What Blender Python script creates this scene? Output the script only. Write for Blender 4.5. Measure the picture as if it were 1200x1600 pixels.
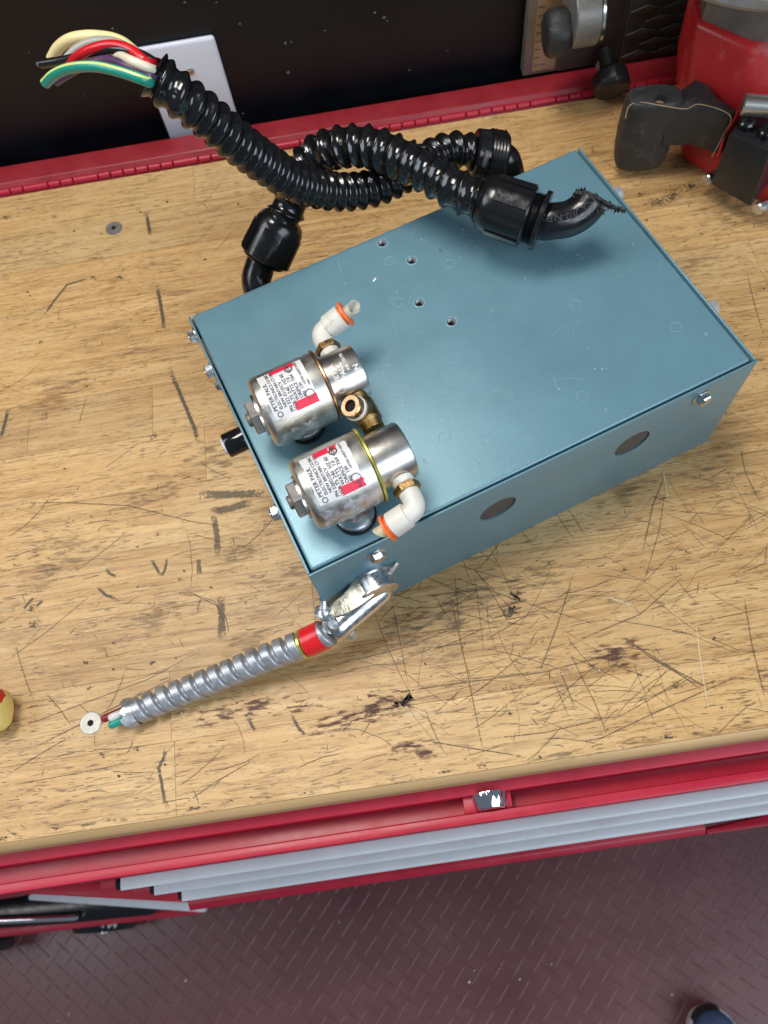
import bpy, bmesh, math, random
from mathutils import Vector, Matrix
R = math.radians
random.seed(7)
scene = bpy.context.scene
for o in list(bpy.data.objects): bpy.data.objects.remove(o)

# ------------------------------------------------------------------ camera
cam = bpy.data.cameras.new('camera'); co = bpy.data.objects.new('camera', cam)
scene.collection.objects.link(co); scene.camera = co
co.location = (0.05727, -0.14918, 0.52321)
co.rotation_euler = (0.40294, 0.08008, -0.13623)
cam.sensor_fit = 'VERTICAL'; cam.sensor_height = 36.0; cam.lens = 36 * 1208.65 / 1600
cam.clip_start = 0.01; cam.clip_end = 60
cam.dof.use_dof = True; cam.dof.focus_distance = 0.47; cam.dof.aperture_fstop = 11

# ------------------------------------------------------------------ light
world = bpy.data.worlds.new('World'); scene.world = world; world.use_nodes = True
bg = world.node_tree.nodes['Background']
bg.inputs[0].default_value = (0.60, 0.77, 1.0, 1); bg.inputs[1].default_value = 0.21

def area(name, loc, target, sx, sy, power, col):
    l = bpy.data.lights.new(name, 'AREA'); l.shape = 'RECTANGLE'; l.size = sx; l.size_y = sy
    l.energy = power; l.color = col
    o = bpy.data.objects.new(name, l); scene.collection.objects.link(o)
    o.location = loc
    o.rotation_euler = (Vector(target) - Vector(loc)).to_track_quat('-Z', 'Y').to_euler()
    return o
area('ceiling_lamp', (-0.30, 0.36, 1.8), (-0.02, 0.10, 0), 0.75, 0.45, 24, (1.0, 0.95, 0.87))
area('window_light', (-1.7, 0.25, 1.75), (0.0, 0.12, 0), 1.3, 1.0, 22, (0.97, 0.98, 1.0))
area('door_light', (1.7, -1.9, 1.7), (0.1, 0.05, 0), 2.4, 1.8, 72, (0.80, 0.90, 1.0))

scene.view_settings.view_transform = 'Standard'
scene.view_settings.look = 'None'
scene.view_settings.exposure = 0.06
scene.view_settings.gamma = 1.0

# ------------------------------------------------------------------ materials
MT = {}
def nodes_of(m):
    m.use_nodes = True
    nt = m.node_tree
    return nt, nt.nodes, nt.links
def pm(name, col, rough=0.5, metal=0.0, var=0.0, vscale=60, bump=0.0, bscale=300, coat=0.0,
       rvar=0.0, spots=None, spec=0.5, trans=0.0, stretch=None):
    """plain procedural material: colour with noise variation, noise bump, uneven gloss, optional dirt spots"""
    m = bpy.data.materials.new(name); nt, N, L = nodes_of(m)
    b = N['Principled BSDF']
    b.inputs['Roughness'].default_value = rough; b.inputs['Metallic'].default_value = metal
    b.inputs['Coat Weight'].default_value = coat
    b.inputs['Specular IOR Level'].default_value = spec
    if trans: b.inputs['Transmission Weight'].default_value = trans
    c = (*col, 1)
    b.inputs['Base Color'].default_value = c
    tc = N.new('ShaderNodeTexCoord')
    src = tc.outputs['Object']
    if stretch:
        mp = N.new('ShaderNodeMapping'); mp.inputs['Scale'].default_value = stretch
        L.new(src, mp.inputs[0]); src = mp.outputs[0]
    out = None
    if var or rvar:
        n = N.new('ShaderNodeTexNoise'); n.inputs['Scale'].default_value = vscale; n.inputs['Detail'].default_value = 6
        n.inputs['Roughness'].default_value = 0.65
        L.new(src, n.inputs['Vector'])
        if var:
            r = N.new('ShaderNodeMapRange'); r.inputs[1].default_value = 0.3; r.inputs[2].default_value = 0.7
            r.inputs[3].default_value = 1 - var; r.inputs[4].default_value = 1 + var
            L.new(n.outputs[0], r.inputs[0])
            mx = N.new('ShaderNodeMix'); mx.data_type = 'RGBA'; mx.blend_type = 'MULTIPLY'; mx.inputs[0].default_value = 1
            mx.inputs[6].default_value = c
            L.new(r.outputs[0], mx.inputs[7]); out = mx.outputs[2]
        if rvar:
            r2 = N.new('ShaderNodeMapRange'); r2.inputs[1].default_value = 0.3; r2.inputs[2].default_value = 0.7
            r2.inputs[3].default_value = max(0.02, rough - rvar); r2.inputs[4].default_value = min(1, rough + rvar)
            L.new(n.outputs[0], r2.inputs[0]); L.new(r2.outputs[0], b.inputs['Roughness'])
    if spots:
        sc, thr, scol, amt = spots
        n2 = N.new('ShaderNodeTexNoise'); n2.inputs['Scale'].default_value = sc; n2.inputs['Detail'].default_value = 8
        n2.inputs['Roughness'].default_value = 0.7
        L.new(src, n2.inputs['Vector'])
        r3 = N.new('ShaderNodeMapRange'); r3.inputs[1].default_value = thr; r3.inputs[2].default_value = thr + 0.1
        r3.inputs[3].default_value = 0; r3.inputs[4].default_value = amt
        L.new(n2.outputs[0], r3.inputs[0])
        mx2 = N.new('ShaderNodeMix'); mx2.data_type = 'RGBA'
        L.new(r3.outputs[0], mx2.inputs[0]); mx2.inputs[7].default_value = (*scol, 1)
        if out: L.new(out, mx2.inputs[6])
        else: mx2.inputs[6].default_value = c
        out = mx2.outputs[2]
        if metal > 0.5:
            r4 = N.new('ShaderNodeMath'); r4.operation = 'SUBTRACT'; r4.inputs[0].default_value = metal
            L.new(r3.outputs[0], r4.inputs[1]); L.new(r4.outputs[0], b.inputs['Metallic'])
    if out: L.new(out, b.inputs['Base Color'])
    if bump:
        n3 = N.new('ShaderNodeTexNoise'); n3.inputs['Scale'].default_value = bscale; n3.inputs['Detail'].default_value = 3
        L.new(src, n3.inputs['Vector'])
        bp = N.new('ShaderNodeBump'); bp.inputs['Strength'].default_value = bump; bp.inputs['Distance'].default_value = 0.001
        L.new(n3.outputs[0], bp.inputs['Height']); L.new(bp.outputs[0], b.inputs['Normal'])
    MT[name] = m
    return m

pm('blue', (0.134, 0.262, 0.318), 0.33, 0.26, var=0.03, vscale=24, bump=0.16, bscale=1800, rvar=0.05,
   spots=(900, 0.66, (0.48, 0.58, 0.62), 0.40), spec=0.6)
pm('blue_ring', (0.20, 0.34, 0.41), 0.25)
pm('zinc', (0.62, 0.63, 0.64), 0.30, 1.0, var=0.18, vscale=160, rvar=0.14, bump=0.15, bscale=350)
pm('coil_zinc', (0.60, 0.59, 0.54), 0.40, 1.0, var=0.20, vscale=110, rvar=0.10, bump=0.06, bscale=500,
   spots=(90, 0.60, (0.33, 0.31, 0.27), 0.55))
pm('steel_body', (0.62, 0.59, 0.54), 0.33, 1.0, var=0.04, vscale=90, rvar=0.04, bump=0.03, bscale=500,
   spots=(150, 0.70, (0.3, 0.22, 0.12), 0.5))
pm('bright_zinc', (0.66, 0.66, 0.66), 0.24, 1.0, var=0.16, vscale=160, rvar=0.10, bump=0.12, bscale=260, spots=(140, 0.62, (0.22, 0.22, 0.25), 0.5))
pm('strap', (0.62, 0.58, 0.46), 0.30, 1.0, var=0.15, vscale=200, rvar=0.1, bump=0.2, bscale=300)
pm('disc_metal', (0.34, 0.34, 0.33), 0.42, 0.7, var=0.25, vscale=70, rvar=0.15, bump=0.25, bscale=200, spots=(110, 0.63, (0.65, 0.65, 0.65), 0.6))
pm('zinc_smooth', (0.62, 0.60, 0.55), 0.30, 0.9, var=0.1, vscale=80)
pm('thread_steel', (0.34, 0.34, 0.34), 0.5, 0.6)
pm('plate_metal', (0.72, 0.73, 0.74), 0.32, 0.7)
pm('chrome', (0.75, 0.75, 0.74), 0.08, 1.0)
pm('grey_nut', (0.21, 0.195, 0.18), 0.55, 0.6, var=0.25, vscale=200, bump=0.3, bscale=400)
pm('flex_steel', (0.40, 0.42, 0.45), 0.45, 0.75, var=0.15, vscale=180, rvar=0.12, bump=0.2, bscale=500,
   spots=(90, 0.60, (0.28, 0.24, 0.17), 0.5))
pm('brass', (0.30, 0.19, 0.08), 0.38, 1.0, var=0.35, vscale=140, rvar=0.12, bump=0.2, bscale=400)
pm('copper', (0.62, 0.36, 0.20), 0.32, 1.0, var=0.25, vscale=200)
pm('yellow_zinc', (0.70, 0.62, 0.14), 0.30, 0.8, var=0.2, vscale=200)
pm('thread_tape', (0.72, 0.71, 0.67), 0.6, bump=0.5, bscale=900)
pm('white_plastic', (0.62, 0.60, 0.54), 0.45, var=0.06, vscale=90, bump=0.12, bscale=600,
   spots=(130, 0.58, (0.36, 0.31, 0.24), 0.55))
pm('orange', (0.80, 0.16, 0.03), 0.38)
pm('clear_tube', (0.66, 0.64, 0.54), 0.25, trans=0.35)
pm('old_tube', (0.50, 0.44, 0.29), 0.4, var=0.2, vscale=200)
pm('black_vinyl', (0.006, 0.006, 0.0065), 0.13, rvar=0.06, vscale=200, bump=0.06, bscale=250,
   spots=(260, 0.70, (0.10, 0.095, 0.09), 0.5), spec=0.6)
pm('black_nylon', (0.007, 0.007, 0.008), 0.20, rvar=0.10, vscale=140, bump=0.06, bscale=400,
   spots=(300, 0.70, (0.10, 0.09, 0.08), 0.5))
pm('black_emboss', (0.035, 0.035, 0.035), 0.32)
pm('black_rubber', (0.024, 0.024, 0.025), 0.50, spec=0.4, var=0.25, vscale=70, bump=0.2, bscale=900, rvar=0.1,
   spots=(60, 0.56, (0.075, 0.066, 0.054), 0.6))
pm('black_shred', (0.012, 0.012, 0.012), 0.6)
pm('black_gloss', (0.008, 0.008, 0.009), 0.08)
pm('black_steel', (0.012, 0.012, 0.014), 0.40, rvar=0.12, vscale=80, bump=0.1, bscale=500,
   spots=(55, 0.64, (0.22, 0.19, 0.15), 0.8))
pm('plug', (0.060, 0.054, 0.052), 0.55, var=0.3, vscale=300, bump=0.3, bscale=900)
pm('dark_hole', (0.004, 0.004, 0.004), 0.9)
pm('paper', (0.68, 0.66, 0.66), 0.55, var=0.05, vscale=200, bump=0.1, bscale=500, spots=(90, 0.66, (0.4, 0.38, 0.36), 0.5))
pm('ink', (0.045, 0.045, 0.05), 0.6)
pm('red_ink', (0.75, 0.015, 0.06), 0.5, var=0.1, vscale=200)
pm('stamp', (0.78, 0.78, 0.76), 0.45)
pm('film', (0.55, 0.56, 0.58), 0.22, 0.3, var=0.5, vscale=160, bump=0.8, bscale=200)
pm('red_paint', (0.39, 0.010, 0.032), 0.40, var=0.10, vscale=25, rvar=0.08, bump=0.06, bscale=700,
   spots=(70, 0.69, (0.42, 0.20, 0.20), 0.5))
pm('dusty_red', (0.26, 0.014, 0.022), 0.42, var=0.12, vscale=40, rvar=0.1, bump=0.08, bscale=700,
   spots=(60, 0.62, (0.22, 0.12, 0.11), 0.4))
pm('machine_red', (0.46, 0.018, 0.020), 0.40, var=0.15, vscale=30, rvar=0.12, bump=0.12, bscale=500,
   spots=(28, 0.56, (0.40, 0.16, 0.17), 0.5))
pm('tape_red', (0.62, 0.012, 0.018), 0.28, var=0.1, vscale=100, bump=0.3, bscale=140)
pm('aluminium', (0.56, 0.60, 0.62), 0.45, 0.0, var=0.07, vscale=18, rvar=0.08, spots=(22, 0.63, (0.40, 0.40, 0.38), 0.5))
pm('wall_black', (0.0030, 0.0040, 0.0068), 0.40, spec=0.35, var=0.4, vscale=9, rvar=0.1, bump=0.05, bscale=60,
   spots=(95, 0.71, (0.10, 0.10, 0.10), 0.5))
pm('plate_white', (0.62, 0.63, 0.70), 0.32, var=0.04, vscale=40, spots=(60, 0.68, (0.42, 0.42, 0.45), 0.5))
pm('tread_pale', (0.125, 0.055, 0.060), 0.28, var=0.2, vscale=6)
pm('floor_vinyl', (0.115, 0.038, 0.039), 0.34, var=0.20, vscale=5, rvar=0.08, bump=0.08, bscale=400,
   spots=(9, 0.60, (0.15, 0.095, 0.10), 0.6))
pm('grey_cast', (0.22, 0.215, 0.20), 0.45, 0.5, var=0.18, vscale=60, bump=0.15, bscale=400, rvar=0.12)
pm('dark_cast', (0.050, 0.047, 0.042), 0.55, 0.2, var=0.3, vscale=60, bump=0.3, bscale=300)
pm('edge_tan', (0.42, 0.27, 0.125), 0.5, var=0.16, vscale=40, stretch=(0.1, 1, 1), bump=0.1, bscale=300, spots=(60, 0.62, (0.25, 0.16, 0.08), 0.5))
pm('ruler_wood', (0.36, 0.25, 0.14), 0.55, var=0.2, vscale=60, stretch=(1, 1, 0.1))
pm('yellow_plastic', (0.72, 0.56, 0.17), 0.35, var=0.08, vscale=80)
pm('red_plastic', (0.48, 0.015, 0.015), 0.35)
pm('wire_cream', (0.80, 0.66, 0.33), 0.28, var=0.06, vscale=120)
pm('wire_grey', (0.36, 0.35, 0.31), 0.3)
pm('wire_red', (0.55, 0.008, 0.016), 0.25)
pm('wire_black', (0.010, 0.010, 0.010), 0.18)
pm('wire_white', (0.70, 0.63, 0.48), 0.3)
pm('wire_pale', (0.62, 0.60, 0.58), 0.4, var=0.2, vscale=300)
pm('wire_purple', (0.085, 0.040, 0.095), 0.32)
pm('wire_green', (0.010, 0.25, 0.19), 0.26)
pm('wire_stripe', (0.55, 0.65, 0.22), 0.3)
pm('wire_darkred', (0.20, 0.010, 0.020), 0.4)
pm('shoe_blue', (0.055, 0.095, 0.20), 0.75, var=0.25, vscale=120, bump=0.5, bscale=600)
pm('shoe_white', (0.60, 0.60, 0.60), 0.5, var=0.1, vscale=60)
pm('shoe_dark', (0.02, 0.022, 0.028), 0.6)
pm('screw_face', (0.40, 0.385, 0.335), 0.45, 0.4, var=0.15, vscale=300, spots=(200, 0.60, (0.25, 0.2, 0.14), 0.6))
pm('speck_grey', (0.085, 0.085, 0.085), 0.6, var=0.5, vscale=900)
pm('crumb', (0.05, 0.035, 0.025), 0.8)
pm('crumb_white', (0.7, 0.7, 0.68), 0.6)

def wood():
    m = bpy.data.materials.new('bench_wood'); nt, N, L = nodes_of(m); b = N['Principled BSDF']
    g = N.new('ShaderNodeNewGeometry'); oi = N.new('ShaderNodeObjectInfo')
    off = N.new('ShaderNodeVectorMath'); off.operation = 'MULTIPLY_ADD'
    cmb = N.new('ShaderNodeCombineXYZ')
    for i in range(3): L.new(oi.outputs['Random'], cmb.inputs[i])
    L.new(cmb.outputs[0], off.inputs[0]); off.inputs[1].default_value = (7, 3, 5); L.new(g.outputs['Position'], off.inputs[2])
    def noise(scale, st, det=6, ro=0.6, dist=0.0):
        mp = N.new('ShaderNodeMapping'); mp.inputs['Scale'].default_value = st; L.new(off.outputs[0], mp.inputs[0])
        n = N.new('ShaderNodeTexNoise'); n.inputs['Scale'].default_value = scale; n.inputs['Detail'].default_value = det
        n.inputs['Roughness'].default_value = ro; n.inputs['Distortion'].default_value = dist
        L.new(mp.outputs[0], n.inputs['Vector']); return n.outputs[0]
    def rng(x, a, c, d, e):
        r = N.new('ShaderNodeMapRange'); L.new(x, r.inputs[0])
        for i, v in enumerate((a, c, d, e)): r.inputs[i + 1].default_value = v
        return r.outputs[0]
    def mix(fac, A, B, blend='MIX'):
        k = N.new('ShaderNodeMix'); k.data_type = 'RGBA'; k.blend_type = blend
        for s, i in ((fac, 0), (A, 6), (B, 7)):
            if hasattr(s, 'links'): L.new(s, k.inputs[i])
            else: k.inputs[i].default_value = s if i == 0 else (*s, 1)
        return k.outputs[2]
    grain = noise(150, (0.05, 1, 1), 6, 0.75, 0.35)
    cr = N.new('ShaderNodeValToRGB'); L.new(grain, cr.inputs[0])
    e = cr.color_ramp.elements
    e[0].position = 0.30; e[0].color = (0.32, 0.168, 0.062, 1)
    e[1].position = 0.70; e[1].color = (0.64, 0.412, 0.182, 1)
    k = e.new(0.44); k.color = (0.48, 0.278, 0.104, 1)
    k = e.new(0.54); k.color = (0.56, 0.342, 0.138, 1)
    tone = rng(oi.outputs['Random'], 0, 1, 0.86, 1.05)
    c = mix(1.0, cr.outputs[0], tone, 'MULTIPLY')
    # broad worn pale areas and warm figure
    broad = noise(8, (0.4, 1, 1), 5, 0.65, 0.5)
    c = mix(rng(broad, 0.46, 0.66, 0, 0.45), c, (0.64, 0.45, 0.22))
    warm = noise(22, (0.25, 1, 1), 4, 0.6, 1.0)
    c = mix(rng(warm, 0.54, 0.72, 0, 0.30), c, (0.36, 0.17, 0.05))
    grime = noise(26, (0.35, 1, 1), 8, 0.78, 0.4)
    c = mix(rng(grime, 0.55, 0.78, 0, 0.30), c, (0.17, 0.115, 0.062))
    # short dark grain lines, thick in some places and absent in others
    def mul(a, c_):
        k = N.new('ShaderNodeMath'); k.operation = 'MULTIPLY'; L.new(a, k.inputs[0]); L.new(c_, k.inputs[1]); return k.outputs[0]
    clus = noise(16, (0.5, 1, 1), 5, 0.7, 0.6)
    clus2 = noise(31, (0.6, 1, 1), 5, 0.7, 0.6)
    pores = noise(430, (0.06, 1, 1), 4, 0.65)
    c = mix(mul(rng(pores, 0.53, 0.62, 0, 0.62), rng(clus, 0.36, 0.62, 0.15, 1)), c, (0.19, 0.100, 0.038))
    fine = noise(950, (0.12, 1, 1), 2, 0.5)
    c = mix(mul(rng(fine, 0.575, 0.63, 0, 0.80), rng(clus2, 0.40, 0.60, 0.10, 1)), c, (0.13, 0.075, 0.034))
    dots = noise(620, (0.45, 1, 1), 2, 0.5)
    c = mix(mul(rng(dots, 0.66, 0.70, 0, 0.85), rng(clus, 0.42, 0.60, 0.1, 1)), c, (0.09, 0.058, 0.032))
    pale = noise(700, (0.10, 1, 1), 2, 0.5)
    c = mix(rng(pale, 0.62, 0.70, 0, 0.35), c, (0.72, 0.53, 0.29))
    # pits and ink specks
    sp = noise(230, (0.6, 1, 1), 4, 0.7)
    c = mix(rng(sp, 0.70, 0.725, 0, 0.75), c, (0.05, 0.036, 0.025))
    L.new(c, b.inputs['Base Color'])
    L.new(rng(grime, 0.3, 0.7, 0.36, 0.58), b.inputs['Roughness'])
    bp = N.new('ShaderNodeBump'); bp.inputs['Strength'].default_value = 0.35; bp.inputs['Distance'].default_value = 0.0006
    sm = N.new('ShaderNodeMath'); sm.operation = 'SUBTRACT'; L.new(grain, sm.inputs[0]); L.new(pores, sm.inputs[1])
    L.new(sm.outputs[0], bp.inputs['Height']); L.new(bp.outputs[0], b.inputs['Normal'])
    MT['bench_wood'] = m
wood()
m = MT['bench_wood'].copy(); m.name = 'edge_wood'; MT['edge_wood'] = m

def mark(name, col, strength, nscale, soft):
    """ink, dirt or scratch lying on the wood: colour with an alpha from its own outline (uv) and noise"""
    m = bpy.data.materials.new(name); nt, N, L = nodes_of(m); b = N['Principled BSDF']
    b.inputs['Base Color'].default_value = (*col, 1); b.inputs['Roughness'].default_value = 0.6
    uv = N.new('ShaderNodeUVMap'); sep = N.new('ShaderNodeSeparateXYZ'); L.new(uv.outputs[0], sep.inputs[0])
    g = N.new('ShaderNodeNewGeometry')
    n = N.new('ShaderNodeTexNoise'); n.inputs['Scale'].default_value = nscale; n.inputs['Detail'].default_value = 4
    n.inputs['Roughness'].default_value = 0.7
    mp = N.new('ShaderNodeMapping'); mp.inputs['Scale'].default_value = (0.22, 1, 1) if soft == 'round' else (1, 1, 1)
    if soft == 'pit': mp.inputs['Scale'].default_value = (0.6, 1, 1)
    L.new(g.outputs['Position'], mp.inputs[0]); L.new(mp.outputs[0], n.inputs['Vector'])
    def mth(op, a, c):
        k = N.new('ShaderNodeMath'); k.operation = op
        for i, s in enumerate((a, c)):
            if hasattr(s, 'links'): L.new(s, k.inputs[i])
            else: k.inputs[i].default_value = s
        return k.outputs[0]
    # distance from the middle of the patch, 0 centre .. 1 rim (u and v run -1..1)
    d = mth('MAXIMUM', mth('ABSOLUTE', sep.outputs[0], 0), mth('ABSOLUTE', sep.outputs[1], 0)) if soft == 'strip' else \
        mth('SQRT', mth('ADD', mth('MULTIPLY', sep.outputs[0], sep.outputs[0]), mth('MULTIPLY', sep.outputs[1], sep.outputs[1])), 0)
    edge = mth('SUBTRACT', 1.0, d)
    v = mth('ADD', edge, mth('MULTIPLY', mth('SUBTRACT', n.outputs[0], 0.55 if soft == 'strip' else 0.64), 1.6 if soft == 'strip' else 4.0))
    r = N.new('ShaderNodeMapRange'); L.new(v, r.inputs[0])
    r.inputs[1].default_value = 0.05; r.inputs[2].default_value = 0.40 if soft == 'strip' else 0.45 if soft == 'pit' else 0.6
    r.inputs[3].default_value = 0; r.inputs[4].default_value = strength
    # nothing at the very rim of the patch
    rim = N.new('ShaderNodeMapRange'); L.new(edge, rim.inputs[0]); rim.inputs[1].default_value = 0.0; rim.inputs[2].default_value = 0.25
    L.new(mth('MULTIPLY', r.outputs[0], rim.outputs[0]), b.inputs['Alpha'])
    MT[name] = m
mark('mark_ink', (0.075, 0.066, 0.046), 0.70, 420, 'strip')
mark('mark_marker', (0.095, 0.078, 0.048), 0.60, 300, 'strip')
mark('mark_scratch', (0.10, 0.068, 0.036), 0.72, 420, 'strip')
mark('mark_pale', (0.70, 0.55, 0.36), 0.8, 420, 'strip')
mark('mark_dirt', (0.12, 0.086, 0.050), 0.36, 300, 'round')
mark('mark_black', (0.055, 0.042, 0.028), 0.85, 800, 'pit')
mark('mark_oxide', (0.085, 0.026, 0.018), 0.9, 420, 'round')
mark('mark_rust', (0.24, 0.10, 0.03), 0.30, 160, 'round')
mark('mark_smear', (0.36, 0.47, 0.52), 0.40, 900, 'round')
mark('mark_hair', (0.34, 0.46, 0.51), 0.45, 300, 'strip')

# ------------------------------------------------------------------ mesh helpers
COL = scene.collection
class MB:
    def __init__(s): s.v = []; s.f = []; s.uv = []
    def add(s, verts, faces):
        b = len(s.v); s.v += [tuple(x) for x in verts]; s.f += [tuple(b + i for i in f) for f in faces]; return s
    def box(s, x0, x1, y0, y1, z0, z1, M=None):
        v = [Vector((x, y, z)) for x in (x0, x1) for y in (y0, y1) for z in (z0, z1)]
        if M: v = [M @ q for q in v]
        return s.add(v, [(0, 1, 3, 2), (4, 6, 7, 5), (0, 4, 5, 1), (2, 3, 7, 6), (0, 2, 6, 4), (1, 5, 7, 3)])
    def lathe(s, prof, o, ax, n=32, cap0=True, cap1=True, facet=None):
        """prof [(r, h)] round the axis ax through o"""
        o = Vector(o); ax = Vector(ax).normalized()
        t = Vector((0, 0, 1)) if abs(ax.z) < 0.9 else Vector((1, 0, 0))
        u = ax.cross(t).normalized(); w = ax.cross(u)
        b = len(s.v)
        for r, h in prof:
            for i in range(n):
                a = 2 * math.pi * i / n
                rr = r * (facet(a) if facet else 1)
                s.v.append(tuple(o + ax * h + (u * math.cos(a) + w * math.sin(a)) * rr))
        for k in range(len(prof) - 1):
            for i in range(n):
                j = (i + 1) % n
                s.f.append((b + k * n + i, b + k * n + j, b + (k + 1) * n + j, b + (k + 1) * n + i))
        if cap0: s.f.append(tuple(b + i for i in reversed(range(n))))
        if cap1: s.f.append(tuple(b + (len(prof) - 1) * n + i for i in range(n)))
        return s
    def tube(s, path, rad, n=16, cap=True, fn=None):
        """path list of Vectors; rad number, list or None; fn(i, angle) -> radius"""
        T, U, W = frames(path); b = len(s.v); m = len(path)
        for k in range(m):
            for i in range(n):
                a = 2 * math.pi * i / n
                r = fn(k, a) if fn else (rad[k] if isinstance(rad, (list, tuple)) else rad)
                s.v.append(tuple(path[k] + (U[k] * math.cos(a) + W[k] * math.sin(a)) * r))
        for k in range(m - 1):
            for i in range(n):
                j = (i + 1) % n
                s.f.append((b + k * n + i, b + k * n + j, b + (k + 1) * n + j, b + (k + 1) * n + i))
        if cap:
            s.f.append(tuple(b + i for i in reversed(range(n))))
            s.f.append(tuple(b + (m - 1) * n + i for i in range(n)))
        return s
    def prism(s, poly, z0, z1, M=None):
        n = len(poly)
        v = [Vector((x, y, z0)) for x, y in poly] + [Vector((x, y, z1)) for x, y in poly]
        if M: v = [M @ q for q in v]
        return s.add(v, [tuple(reversed(range(n))), tuple(range(n, 2 * n))] +
                     [(i, (i + 1) % n, n + (i + 1) % n, n + i) for i in range(n)])
    def build(s, name, mat, parent=None, smooth=40, bevel=0, seg=2, loc=None):
        me = bpy.data.meshes.new(name); me.from_pydata(s.v, [], s.f)
        bm = bmesh.new(); bm.from_mesh(me)
        bmesh.ops.recalc_face_normals(bm, faces=bm.faces)
        if bevel:
            bmesh.ops.remove_doubles(bm, verts=bm.verts, dist=1e-6)
            ed = [e for e in bm.edges if len(e.link_faces) == 2 and e.calc_face_angle(0) > R(30)]
            bmesh.ops.bevel(bm, geom=ed, offset=bevel, segments=seg, affect='EDGES', profile=0.5, clamp_overlap=True)
        bm.to_mesh(me); bm.free()
        if s.uv:
            ul = me.uv_layers.new(name='UVMap')
            for lp in me.loops: ul.data[lp.index].uv = s.uv[lp.vertex_index]
        me.materials.append(MT[mat])
        if smooth:
            me.shade_smooth(); me.set_sharp_from_angle(angle=R(smooth))
        o = bpy.data.objects.new(name, me); COL.objects.link(o); o.parent = parent
        if loc: o.location = loc
        return o
def frames(path):
    m = len(path); T = []
    for k in range(m):
        a = path[max(0, k - 1)]; c = path[min(m - 1, k + 1)]; T.append((c - a).normalized())
    t = Vector((0, 0, 1)) if abs(T[0].z) < 0.9 else Vector((1, 0, 0))
    U = [(t - T[0] * t.dot(T[0])).normalized()]
    for k in range(1, m):
        q = T[k - 1].rotation_difference(T[k]); u = q @ U[-1]; U.append((u - T[k] * u.dot(T[k])).normalized())
    W = [T[k].cross(U[k]) for k in range(m)]
    return T, U, W
def spline(pts, step):
    """smooth curve through the points, resampled evenly"""
    P = [Vector(p) for p in pts]; P = [P[0] * 2 - P[1]] + P + [P[-1] * 2 - P[-2]]; out = []
    for i in range(1, len(P) - 2):
        p0, p1, p2, p3 = P[i - 1:i + 3]
        for k in range(24):
            t = k / 24
            out.append(0.5 * ((2 * p1) + (p2 - p0) * t + (2 * p0 - 5 * p1 + 4 * p2 - p3) * t * t + (3 * p1 - p0 - 3 * p2 + p3) * t ** 3))
    out.append(P[-2])
    d = [0]
    for i in range(1, len(out)): d.append(d[-1] + (out[i] - out[i - 1]).length)
    n = max(2, int(d[-1] / step)); res = []; j = 0
    for k in range(n + 1):
        x = d[-1] * k / n
        while j < len(d) - 2 and d[j + 1] < x: j += 1
        t = (x - d[j]) / max(1e-9, d[j + 1] - d[j]); res.append(out[j].lerp(out[j + 1], t))
    return res, d[-1]
def empty(name, label, cat, loc=(0, 0, 0), rz=0, group=None):
    o = bpy.data.objects.new(name, None); COL.objects.link(o); o.location = loc; o.rotation_euler = (0, 0, rz)
    o.empty_display_size = 0.02
    return tag(o, label, cat, group)
def tag(o, label, cat=None, group=None):
    o['label'] = label
    if cat: o['category'] = cat
    if group: o['group'] = group
    return o
def struct(o): o['kind'] = 'structure'; return o
def stuff(o): o['kind'] = 'stuff'; return o
hexf = lambda a: math.cos(R(30)) / math.cos((a + R(0)) % R(60) - R(30))
def copy_to(o, parent, loc, rot=None):
    c = o.copy(); COL.objects.link(c); c.parent = parent; c.location = loc
    if rot: c.rotation_euler = rot
    return c
def text_mesh(txt, size, bold=0.015):
    cu = bpy.data.curves.new('t', 'FONT'); cu.body = txt; cu.size = size; cu.resolution_u = 2; cu.offset = size * bold
    o = bpy.data.objects.new('t', cu); COL.objects.link(o)
    dg = bpy.context.evaluated_depsgraph_get(); me = o.evaluated_get(dg).to_mesh()
    V = [(v.co.x, v.co.y) for v in me.vertices]; F = [tuple(p.vertices) for p in me.polygons]
    o.evaluated_get(dg).to_mesh_clear(); bpy.data.objects.remove(o); bpy.data.curves.remove(cu)
    return V, F

# ================================================================== SETTING
YF = -0.1106; YB = 0.458; FZ = -0.92
struct(MB().box(-4, 4, 0.508, 0.60, FZ, 0.95).build('wall', 'wall_black', smooth=0))
floor = struct(MB().box(-4, 4, -4, 0.508, FZ - 0.1, FZ).build('floor', 'floor_vinyl', smooth=0))
# raised tread bars, a little paler and glossier than the floor covering
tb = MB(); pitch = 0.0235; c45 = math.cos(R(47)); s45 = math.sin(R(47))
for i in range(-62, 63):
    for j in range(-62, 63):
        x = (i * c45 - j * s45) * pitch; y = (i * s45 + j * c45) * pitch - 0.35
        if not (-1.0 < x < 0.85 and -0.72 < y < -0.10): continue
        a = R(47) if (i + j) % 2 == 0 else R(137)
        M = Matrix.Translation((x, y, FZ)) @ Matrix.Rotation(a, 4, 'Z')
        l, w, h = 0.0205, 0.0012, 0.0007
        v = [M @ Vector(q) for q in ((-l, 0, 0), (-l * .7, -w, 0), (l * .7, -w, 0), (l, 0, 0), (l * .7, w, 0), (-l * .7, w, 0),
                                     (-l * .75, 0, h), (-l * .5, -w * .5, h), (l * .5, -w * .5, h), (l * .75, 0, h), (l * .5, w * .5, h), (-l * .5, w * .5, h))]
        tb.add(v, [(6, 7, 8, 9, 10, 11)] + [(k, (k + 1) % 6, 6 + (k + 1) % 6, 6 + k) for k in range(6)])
stuff(tb.build('tread_bars', 'tread_pale', floor, smooth=60))
gr = MB()
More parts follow.
